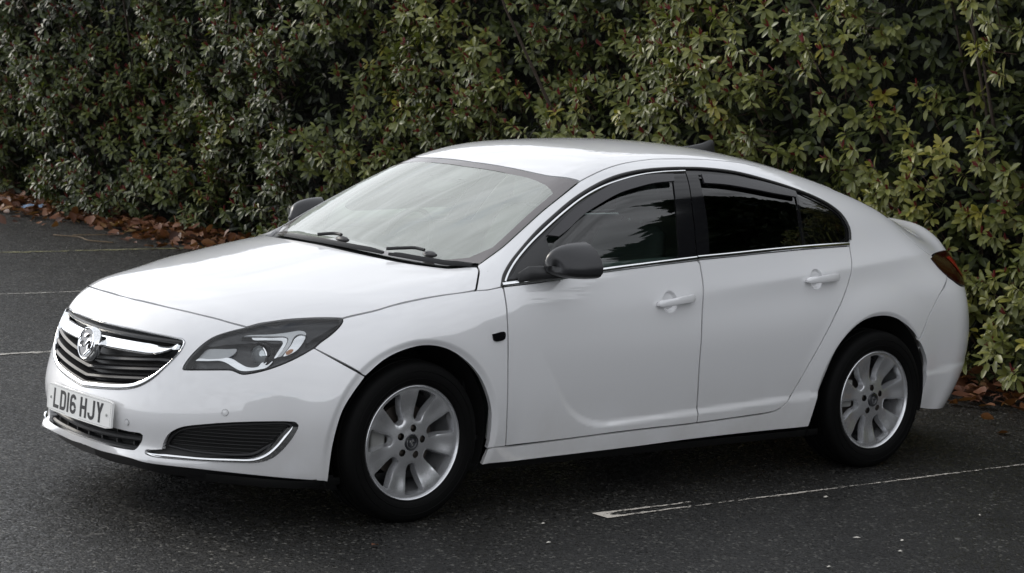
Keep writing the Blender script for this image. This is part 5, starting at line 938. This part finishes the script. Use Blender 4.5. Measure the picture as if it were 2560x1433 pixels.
# --- wheels
rng=random.Random(4)
def make_wheel(cx,sgn,rot,steer=0):
    w=empty('wheel',(cx,sgn*.7925,.325),car); w.rotation_euler=(0,0,steer)
    def pt(v): return (v[0],v[1]*sgn,v[2])       # local +y -> outward
    def mk(nm,V,F,m,ang=40,par=None): return autosharp(mesh(nm,[pt(v) for v in V],F,m,w),ang)
    tp=[(.236,.096),(.240,.104),(.252,.110),(.275,.1135),(.300,.111),(.313,.106),(.3215,.0985),(.3265,.088),(.3290,.070),(.3300,.055),(.3240,.053),(.3240,.047),(.3303,.045),(.3305,.012),(.3245,.010),(.3245,-.010),(.3305,-.012),(.3300,-.045),(.324,-.047),(.324,-.053),(.330,-.055),(.3265,-.088),(.313,-.106),(.275,-.113),(.240,-.104),(.225,-.09)]
    ty=mk('tyre',*lathe(tp,96),'rubber',40)
    for r_,hh in((.262,.1125),(.292,.1126)):
        V,F=lathe([(r_-.0015,hh-.0008),(r_,hh+.0012),(r_+.0015,hh-.0008)],72); mk('sidewall_rib',V,F,'rubber',60,ty)
    # rim face: 7 broad spokes cut by CDT
    Rr=.2335; nsp=7
    def win(i):
        a=rot+2*math.pi*i/nsp; pts=[]
        c=[(.087,.0),(.0905,-.0135),(.101,-.0215),(.125,-.0265),(.155,-.0335),(.185,-.042),(.203,-.0470),(.2095,-.043),(.2135,-.022),(.2145,0)]
        c=c+[(x,-y) for x,y in c[-2:0:-1]]
        for x,y in c: pts.append((x*math.cos(a)-y*math.sin(a),x*math.sin(a)+y*math.cos(a)))
        P=np.array(pts); P3=crom(np.column_stack([np.vstack([P,P[:1]]),np.zeros(len(P)+1)]),.005)[:-1]; return P3[:,:2]
    wins=[win(i) for i in range(nsp)]
    out=np.array([(.2255*math.cos(t),.2255*math.sin(t)) for t in np.linspace(0,2*math.pi,97)[:-1]])
    lug=[np.array([(.0575*math.cos(q)+.0150*math.cos(t),.0575*math.sin(q)+.0150*math.sin(t)) for t in np.linspace(0,2*math.pi,17)[:-1]]) for q in [rot+.35+2*math.pi*i/5 for i in range(5)]]
    hub=np.array([(.0345*math.cos(t),.0345*math.sin(t)) for t in np.linspace(0,2*math.pi,33)[:-1]])
    loops=[out]+wins+lug+[hub]; G=np.array([(x*.0085+(.00425 if j%2 else 0),j*.0075) for j in range(-30,31) for x in range(-27,28)])
    k=np.hypot(G[:,0],G[:,1])<.221
    for q in wins+lug+[hub]: k&=~inpoly(G,q); k[k]&=dpoly(G[k],q)>.003
    G=G[k]; allp=np.vstack(loops+[G]); ed=[];o_=0
    for q in loops: ed+=[(o_+i,o_+(i+1)%len(q)) for i in range(len(q))]; o_+=len(q)
    r=delaunay_2d_cdt([Vector(p) for p in allp],ed,[],0,1e-7); V2=np.array([(v[0],v[1]) for v in r[0]]); F=np.array(list(r[2])); c=V2[F].mean(1); k=np.hypot(c[:,0],c[:,1])<.2256
    for q in wins+lug+[hub]: k&=~inpoly(c,q)
    F=F[k]; ra=np.hypot(V2[:,0],V2[:,1]); th=np.arctan2(V2[:,1],V2[:,0])
    dw=np.full(len(V2),9.)
    for q in wins: dw=np.minimum(dw,dpoly(V2,q))
    ang=((th-rot)*nsp/(2*math.pi)+.5)%1-.5   # 0 at window centre, +-.5 at spoke centre
    ridge=np.abs(np.abs(ang)-.5)
    hgt=.087-.010*sst(ra,.05,.13)+.016*sst(ra,.13,.225)+.004*(1-sst(ra,.03,.06))
    hgt=hgt-.0015*(1-sst(dw,0,.004))*sst(ra,.06,.09)+.004*np.clip(ridge/.3,0,1)*sst(ra,.10,.19)*(1-sst(ra,.205,.2255))
    V=[(a[0],h,a[1]) for a,h in zip(V2,hgt)]; FF=[tuple(f) for f in F]
    cnt={}
    for f in F:
        for i in range(3): cnt[(f[i],f[(i+1)%3])]=1
    for (i,j) in list(cnt):
        if (j,i) in cnt or (ra[i]>.2250 and ra[j]>.2250): continue
        lg=min(ra[i],ra[j])<.073; dep=.018 if lg else .045; s=len(V)
        sh=.985 if not lg else 1
        if lg or (ra[i]<.036): V+=[V[i],V[j],(V[j][0],V[j][1]-dep,V[j][2]),(V[i][0],V[i][1]-dep,V[i][2])]
        else:
            dn=[]
            for q_ in (j,i):
                wi=int(round((th[q_]-rot)*nsp/(2*math.pi)))%nsp; a_=rot+2*math.pi*wi/nsp; rc=min(max(ra[q_],.115),.185); cc_=np.array([rc*math.cos(a_),rc*math.sin(a_)]); vv=cc_-V2[q_]; vv=vv/(np.linalg.norm(vv)+1e-9); dn.append((V[q_][0]+vv[0]*.0075,V[q_][1]-.028,V[q_][2]+vv[1]*.0075))
            V+=[V[i],V[j],dn[0],dn[1]]; FF.append((s+1,s,s+3,s+2))
    rim=mk('rim',V,FF,'alloy',34)
    mk('rim_lip',*lathe([(.2255,.092),(.2275,.1005),(.2315,.1035),(.2345,.1015),(.2355,.095),(.233,.086)],96),'alloy',50,rim)
    mk('rim_barrel',*lathe([(.2250,.092),(.2165,.075),(.2145,.04),(.205,.01),(.203,-.09)],72),'alloy',50,rim)
    mk('brake_disc',*lathe([(.04,.030),(.06,.030),(.062,.022),(.148,.022),(.148,-.0),(.04,-.0)],56),'steel',30)
    V,F=boxm(.07,.06,.13,(-.135,.02,.03)); bevel(mk('brake_caliper',V,F,'dash',30),.012,3)
    mk('rim_backing',*lathe([(.203,-.088),(.05,-.088),(.002,-.088)],48),'dark',60)
    for i in range(5):
        q=rot+.35+2*math.pi*i/5; bx,bz=.0575*math.cos(q),.0575*math.sin(q)
        V,F=lathe([(.0122,.062),(.010,.066),(.0095,.078),(.006,.080),(.0003,.080)],6); mk('wheel_bolt',[(v[0]+bx,v[1],v[2]+bz) for v in V],F,'steel',30,rim)
    hc=mk('hub_cap',*lathe([(.034,.070),(.034,.0915),(.0315,.0945),(.027,.0935),(.026,.091),(.0004,.0925)],40),'bucket',30,rim)
    mk('cap_ring',*lathe([(.0262,.0915),(.0255,.0945),(.0230,.0950),(.0225,.0915)],40),'chrome',40,hc)
    for poly in (((-.012,.008),(-.004,.010),(-.007,.002),(-.013,.001)),((.004,.014),(.013,.005),(.010,.003),(.004,.006),(-.002,-.008),(-.006,-.008),(0,.006)),((.004,-.004),(.007,-.004),(.006,-.013),(-.002,-.016))):
        k=len(poly); V=[(p[0],.0915,p[1]) for p in poly]+[(p[0]*.95,.0948,p[1]*.95) for p in poly]; mk('cap_emblem',V,[(i,(i+1)%k,(i+1)%k+k,i+k) for i in range(k)]+[tuple(range(k,2*k))],'chrome',30,hc)
    a=rot+2*math.pi*3/nsp+.02; V,F=tube([(.204*math.cos(a),.05,.204*math.sin(a)),(.196*math.cos(a),.075,.196*math.sin(a))],.004,8); mk('valve',V,F,'rubber',40,rim)
    return w
make_wheel(0,-1,R_(-83)); make_wheel(2.737,-1,R_(-66)); make_wheel(0,1,R_(20)); make_wheel(2.737,1,R_(40))
# --- door mirrors
def mirror(sgn):
    mo=empty('door_mirror',(0,0,0),car)
    def Pm(V): return [(v[0],v[1]*(1 if sgn<0 else -1),v[2]) for v in V]
    def mk(nm,V,F,m,ang=40,par=None): return autosharp(mesh(nm,Pm(V),F,m,par or mo),ang)
    # glass-plane outline (y,z): inner -> top -> outer -> bottom
    ol=np.array([(-.892,1.018),(-.896,1.065),(-.915,1.105),(-.950,1.125),(-.990,1.118),(-1.030,1.090),(-1.058,1.050),(-1.066,1.015),(-1.055,.990),(-1.02,.977),(-.96,.974),(-.91,.980)])
    lp=crom(np.column_stack([np.vstack([ol,ol[:1]]),np.zeros(len(ol)+1)]),.012)[:-1,:2]; k=len(lp)
    cy,cz=-.972,1.035
    def xr(y): return .775+.55*(-.89-y)*.35*1.0       # glass plane slants back outwards
    nr=12; V=[];F=[]
    for i in range(nr+1):
        u=i/nr; dep=.195*math.sin(u*math.pi/2); sc=max(math.cos(u*math.pi/2),0)**.62
        for y,z in lp:
            yy=cy+.012*u+(y-cy)*sc; zz=cz-.006*u+(z-cz)*sc
            V.append((xr(y)-dep*(1-.12*u),yy,zz))
    F=[(i*k+j,i*k+(j+1)%k,(i+1)*k+(j+1)%k,(i+1)*k+j) for i in range(nr) for j in range(k)]
    Vc=np.array(V); zc=1.0095
    capF=[f for f in F if Vc[list(f)][:,2].mean()>=zc-.004]; lowF=[f for f in F if Vc[list(f)][:,2].mean()<zc-.004]
    h=mk('mirror_cap',V,capF,'cap',60); Vl=[tuple(np.array([v[0]+(.0),cy+(v[1]-cy)*.985,cz+(v[2]-cz)*.985])) for v in V]
    mk('mirror_lower_shell',Vl,F,'plastic',60)
    V=[(xr(y)+.001,cy+(y-cy)*.90,cz+(z-cz)*.86) for y,z in lp]; mk('mirror_glass',V,[tuple(range(k))],'chrome',30)
    # foot: arm from the sail panel
    rows=[((.52,-.872,.972),.006,.022),((.56,-.885,.990),.020,.030),((.61,-.905,.994),.030,.030),((.66,-.93,.996),.034,.026),((.72,-.955,.994),.034,.020)]
    V=[];F=[];m=14
    for (x,y,z),ay,az in rows:
        for j in range(m):
            a=2*math.pi*j/m; V.append((x+.3*ay*math.cos(a),y-ay*math.cos(a)*.9,z+az*math.copysign(abs(math.sin(a))**.8,math.sin(a))))
    F=[(i*m+j,i*m+(j+1)%m,(i+1)*m+(j+1)%m,(i+1)*m+j) for i in range(len(rows)-1) for j in range(m)]+[tuple(range(m))[::-1],tuple(range((len(rows)-1)*m,len(rows)*m))]
    mk('mirror_arm',V,F,'plastic',60)
    return mo
mirror(-1); mirror(1)
# sail panel in front of the side glass
sp=np.vstack([on(np.array([[.470,-.85,.962]]),0),on(cu[1:5]+np.array([.004,-.004,-.016]),0),on(np.array([[sailx-.004,-.775,1.112],[sailx-.004,-.872,.982]]),0)])
panel('sail_panel',np.vstack([crom(sp[:5],.012),sp[5:]]),sn,'plastic',fdo[0],h=.02,gap=.001,flange=.006,off=.003,mparent=fdo[1])
# --- aerial fin
V=[];F=[]
for i in range(9):
    u=i/8; 
    for s in(-1,1): V+=[(2.26+.165*u,s*.026*(1-u*.55)*math.sin(math.pi*min(1,.12+u*.88))**.5,0),(2.29+.14*u,s*.004,0)]
prof=[(2.22,.004,.012),(2.29,.020,.034),(2.36,.044,.034),(2.41,.070,.026),(2.432,.072,.018),(2.44,.004,.024)]
V=[];F=[];m=9
for x,hz,hy in prof:
    zz=surf([(x,0,1.44)],(0,0,1))[0][0][2]
    for j in range(m):
        a=math.pi*j/(m-1); V.append((x,hy*math.cos(a),zz+hz*math.sin(a)**1.5-.003))
F=[(i*m+j,i*m+j+1,(i+1)*m+j+1,(i+1)*m+j) for i in range(len(prof)-1) for j in range(m-1)]
autosharp(mesh('roof_aerial',V,F,'void',car),50)
# --- wipers
def wiper(blade,armp,pivot,n=(-.4,0,1)):
    w=empty('wiper',(0,0,0),car)
    P,g=surf(crom(np.array(blade),.03),n,.1); V,F=[],[]
    for i,p in enumerate(P):
        e=min(1,.35+min(i,len(P)-1-i)*.5); t=np.array([0,1,0]); s=np.cross(g[i],P[min(i+1,len(P)-1)]-P[max(i-1,0)]); s/=np.linalg.norm(s)
        for a,b in((-.006,.004),(-.0045,.016),(0,.020*e+.004),(.009,.014),(.010,.004)): V.append(p+s*a+g[i]*b)
    F=[(i*5+j,i*5+(j+1)%5,(i+1)*5+(j+1)%5,(i+1)*5+j) for i in range(len(P)-1) for j in range(5)]+[tuple(range(5)),tuple(range((len(P)-1)*5,len(P)*5))[::-1]]
    autosharp(mesh('wiper_blade',V,F,'cowl',w),40)
    P,g=surf(crom(np.array(armp),.02),n,.1); V,F=tube(P+g*.034,[.007]*len(P),8); autosharp(mesh('wiper_arm',V,F,'cowl',w),60)
    p,g=surf([pivot],n,.1); V,F=lathe([(.0,.0)],3); rows=[]
    V=[];F=[];m=14;nn=8
    for i in range(nn):
        u=i/(nn-1); r=math.sin(math.pi*min(.96,max(.06,u)))**.45
        for j in range(m):
            a=2*math.pi*j/m; V.append(p[0]+np.array([.012*0,1,0])*(u-.5)*-.082+np.array([1,0,.15])*.017*r*math.cos(a)+np.array([-.1,0,1])*(.018+.014*r*math.sin(a)))
    F=[(i*m+j,i*m+(j+1)%m,(i+1)*m+(j+1)%m,(i+1)*m+j) for i in range(nn-1) for j in range(m)]+[tuple(range(m))[::-1],tuple(range((nn-1)*m,nn*m))]
    autosharp(mesh('wiper_pivot',V,F,'plastic',w),60)
wiper([(.150,.30,1.02),(.125,.10,1.022),(.128,-.08,1.026),(.150,-.22,1.02),(.190,-.37,1.018)],[(.130,.02,1.03),(.185,-.025,1.036),(.188,-.075,1.036)],(.180,-.095,1.03))
wiper([(.200,-.40,1.015),(.262,-.53,1.007),(.320,-.62,1.008),(.385,-.725,1.007)],[(.188,-.40,1.01),(.250,-.43,1.02),(.296,-.455,1.023),(.318,-.50,1.02)],(.322,-.525,1.016))
# --- interior
cab=car
V=[];F=[]
for y in np.linspace(-.70,.70,15):
    b=.10*(y/.7)**2
    for x,z in((.26+b,.98),(.42+b,1.015),(.62,1.012),(.74,.985),(.78,.93),(.80,.80),(.74,.55)): V.append((x,y,z+(.03*math.exp(-((y-.37)/.2)**2) if x>.5 else 0)))
F=[(i*7+j,i*7+j+1,(i+1)*7+j+1,(i+1)*7+j) for i in range(14) for j in range(6)]
autosharp(mesh('dashboard',V,F,'dash',cab),50)
def cushion(name,rows,m,par,n=14):
    V=[];F=[]
    for (c,hw,ht,tilt_) in rows:
        for j in range(n):
            a=2*math.pi*j/n; ca,sa=math.cos(a),math.sin(a); V.append((c[0]+ht*math.copysign(abs(sa)**.6,sa)*math.cos(tilt_),c[1]+hw*math.copysign(abs(ca)**.55,ca),c[2]+ht*math.copysign(abs(sa)**.6,sa)*math.sin(tilt_)))
    k=len(rows); F=[(i*n+j,i*n+(j+1)%n,(i+1)*n+(j+1)%n,(i+1)*n+j) for i in range(k-1) for j in range(n)]+[tuple(range(n))[::-1],tuple(range((k-1)*n,k*n))]
    return autosharp(mesh(name,V,F,m,par),60)
def seat(x,y):
    s=empty('front_seat',(0,0,0),cab)
    cushion('backrest',[((x+.02,y,.52),.22,.06,.1),((x+.06,y,.70),.25,.07,.1),((x+.13,y,.95),.25,.065,.1),((x+.18,y,1.10),.20,.05,.1),((x+.195,y,1.13),.14,.03,.1)],'seat',s)
    cushion('headrest',[((x+.20,y,1.155),.09,.03,.1),((x+.20,y,1.18),.125,.05,.1),((x+.205,y,1.27),.12,.05,.1),((x+.21,y,1.31),.08,.03,.1)],'seat',s)
    cushion('seat_base',[((x-.50,y,.56),.20,.05,1.6),((x-.40,y,.58),.24,.07,1.6),((x,y,.52),.24,.07,1.6)],'seat',s)
    for q in(-.04,.04): mesh('headrest_post',*tube([(x+.19,y+q,1.10),(x+.20,y+q,1.18)],.006,8),'chrome',s)
seat(1.42,.37); seat(1.42,-.37)
rsx=empty('rear_seat',(0,0,0),cab)
cushion('backrest',[((2.28,0,.55),.62,.07,.1),((2.34,0,.8),.66,.08,.1),((2.46,0,1.05),.60,.07,.1),((2.48,0,1.08),.5,.03,.1)],'seat',rsx)
for y in(-.38,0,.38): cushion('headrest',[((2.49,y,1.09),.09,.03,.1),((2.50,y,1.12),.12,.045,.1),((2.51,y,1.19),.11,.045,.1),((2.515,y,1.215),.07,.03,.1)],'seat',rsx)
V,F=lathe([(.185,0),(.180,.013),(.168,.013),(.163,0),(.168,-.013),(.180,-.013),(.185,0)],48); rt=Matrix.Rotation(R_(-68),3,'Z')
sw=empty('steering_wheel',(0,0,0),cab); rm=Matrix.Rotation(R_(25),3,'Y')
def SWp(v): 
    q=rm@Vector((v[1],v[0],v[2])); return (q.x+.86,q.y+.37,q.z+.965)
autosharp(mesh('wheel_rim',[SWp(v) for v in V],F,'dash',sw),50)
V,F=boxm(.33,.03,.05); bevel(mesh('wheel_spoke',[SWp(v) for v in V],F,'dash',sw),.01)
V,F=boxm(.05,.03,.17,(0,0,-.08)); bevel(mesh('wheel_spoke',[SWp(v) for v in V],F,'dash',sw),.01)
V,F=lathe([(.075,-.02),(.075,.02),(.05,.035),(.001,.038)],28); mesh('airbag_cover',[SWp((v[0],v[1]*-1,v[2])) for v in V],F,'dash',sw)
# rear-view mirror and sensor pod behind the glass
V,F=boxm(.03,.24,.065,(.80,0,1.275)); bevel(mesh('interior_mirror',V,F,'dash',cab),.012,3)
pod,_=surf(np.array([(.70,.075,1.27),(.70,-.10,1.27),(.84,-.11,1.33),(.93,-.05,1.37),(.93,.04,1.37),(.83,.06,1.33)]),wn,.1)
panel('sensor_pod',crom(np.vstack([pod,pod[:1]]),.02)[:-1],wn,'trim',cab,h=.03,gap=0,flange=.04,off=-.012,mir=False)
# headlining, floor, pillars' inner trim, door cards
rl=np.vstack([crom(wth+[.03,0,0],.03),crom(rse+[0,.03,0],.03)[1:],crom(cside+[0,.03,0],.03)[1:],crom(rear_edge,.03)[1:]])
panel('roof_lining',full(rl),(0,0,1),'liner',cab,h=.06,mir=False,flange=0,off=-.035)
V,F=boxm(3.0,1.6,.02,(1.6,0,.30)); mesh('floor',V,F,'dark',cab,smooth=False)
for s in(-1,1):
    V=[];F=[]
    for x in np.linspace(.42,2.25,20):
        for z in(.30,.60,.90,.98+.03*min(2,x)): 
            wv=float(B.W(np.array(x),np.array(z)))-.075; V.append((x,s*wv,z))
    F=[(i*4+j,i*4+j+1,(i+1)*4+j+1,(i+1)*4+j) for i in range(19) for j in range(3)]
    mesh('door_card',V,F,'trim',cab)
    P=np.array([(1.60,-.80,1.0),(1.66,-.70,1.2),(1.72,-.60,1.36)]); P=on(P,-.085)*[1,-1,1] if s>0 else on(P,-.085)
    mesh('pillar_trim',*tube(P,[.045,.04,.035],10),'trim',cab)
V,F=boxm(.02,1.5,.62,(.36,0,.66)); mesh('bulkhead',V,F,'dark',cab,smooth=False)
V,F=boxm(.75,1.15,.02,(2.95,0,1.03)); mesh('parcel_shelf',V,F,'dash',cab,smooth=False)
# ================================================================== SMALL THINGS ON THE GROUND
MFL=mat('pale_fleck',(.55,.52,.46),.7); MTW=mat('dry_twig',(.13,.09,.05),.8)
def fleck(x,y,l,w_,a,label,m=MFL,name='pale_fleck',cat='fleck',group='pale flecks on the asphalt'):
    rg=random.Random(int(x*1000)+7); n=9; V=[(0,0,.0065)]
    for i in range(n):
        t=2*math.pi*i/n; r=1+rg.uniform(-.2,.2); V.append((l*.5*r*math.cos(t),w_*.5*r*math.sin(t),.001))
    V[0]=(0,0,.006); F=[(0,i,i%n+1) for i in range(1,n+1)]
    o=mesh(name,V,F,m); o.location=(x,y,.0045); o.rotation_euler=(0,0,a); tag(o,label,cat,group); return o
fleck(.48,-1.16,.020,.010,.2,'pale fleck just left of the end of the white bay line')
fleck(.28,-1.43,.026,.009,.1,'pale fleck nearer the camera, below the end of the bay line')
fleck(2.0,-1.30,.032,.014,.3,'largest pale fleck just below the bay line under the rear door')
fleck(1.51,-1.93,.034,.009,-.5,'long thin pale fleck slanting on the asphalt')
fleck(1.65,-2.05,.026,.012,.3,'rounded pale fleck right of the long slanting one')
fleck(1.49,-2.18,.022,.012,-.4,'bright pale fleck below the rounded one')
fleck(1.02,-2.23,.026,.009,.3,'pale fleck at the bottom edge of the picture')
fleck(2.36,-1.87,.016,.009,.9,'tiny pale fleck far right beneath the bay line')
def fallen(x,y,l,a,tone,label,group=None,curl=.2):
    d=np.array([[math.cos(a),math.sin(a),.05]]); V=leaves(np.zeros((1,3)),d,np.array([[.2,.1,1.]]),np.array([l]),np.array([l*.6]),np.array([curl]))[0]; V[:,2]-=V[:,2].min()-.002
    me=bpy.data.meshes.new('fallen_leaf'); me.from_pydata([tuple(v) for v in V],[],LF_); at=me.attributes.new('tone','FLOAT','POINT'); at.data.foreach_set('value',[tone]*NV_); me.materials.append(MLIT); me.polygons.foreach_set('use_smooth',[True]*len(LF_))
    o=link(bpy.data.objects.new('fallen_leaf',me)); o.location=(x,y,.004); tag(o,label,'leaf',group); return o
fallen(-.40,-1.19,.045,.4,.45,'small brown leaf on the asphalt in front of the front wheel')
fallen(4.0,8.0,.11,.3,.55,'brown leaf lying out on the asphalt beside the bonnet')
fallen(4.67,8.36,.17,1.2,.92,'pale tan dried leaf at the hedge foot above the bonnet',curl=-.3)
fallen(4.72,8.20,.15,2.3,.88,'pale tan curled leaf beside the dried leaf above the bonnet',curl=-.35)
fallen(4.62,8.50,.14,.2,.80,'yellowish dry leaf at the left of the tan leaves',curl=-.3)
for pts,lab in(([(3.70,8.95,.012),(3.82,8.72,.016),(3.80,8.55,.010),(3.92,8.35,.012)],'curved dry twig lying on the asphalt near the hedge'),([(3.86,8.92,.01),(4.1,8.86,.016),(4.25,8.88,.01)],'short straight twig beside the curved twig near the hedge')):
    V,F=tube([tuple(p) for p in crom(np.array(pts),.06)],.005,6); tag(mesh('twig',V,F,MTW),lab,'twig')
MBL=mat('blue_wrapper',(.22,.30,.42),.35)
V=[];F=[]; rg2=random.Random(3)
for i in range(5):
    for j in range(4): V.append((i*.045-.09+rg2.uniform(-.01,.01),j*.03-.045+rg2.uniform(-.01,.01),.03+rg2.uniform(-.012,.03)))
F=[(i*4+j,(i+1)*4+j,(i+1)*4+j+1,i*4+j+1) for i in range(4) for j in range(3)]
o=mesh('litter_wrapper',V,F,MBL,smooth=False); o.location=(4.43,10.7,.03); tag(o,'crumpled pale blue wrapper among the brown leaves at far left','litter')
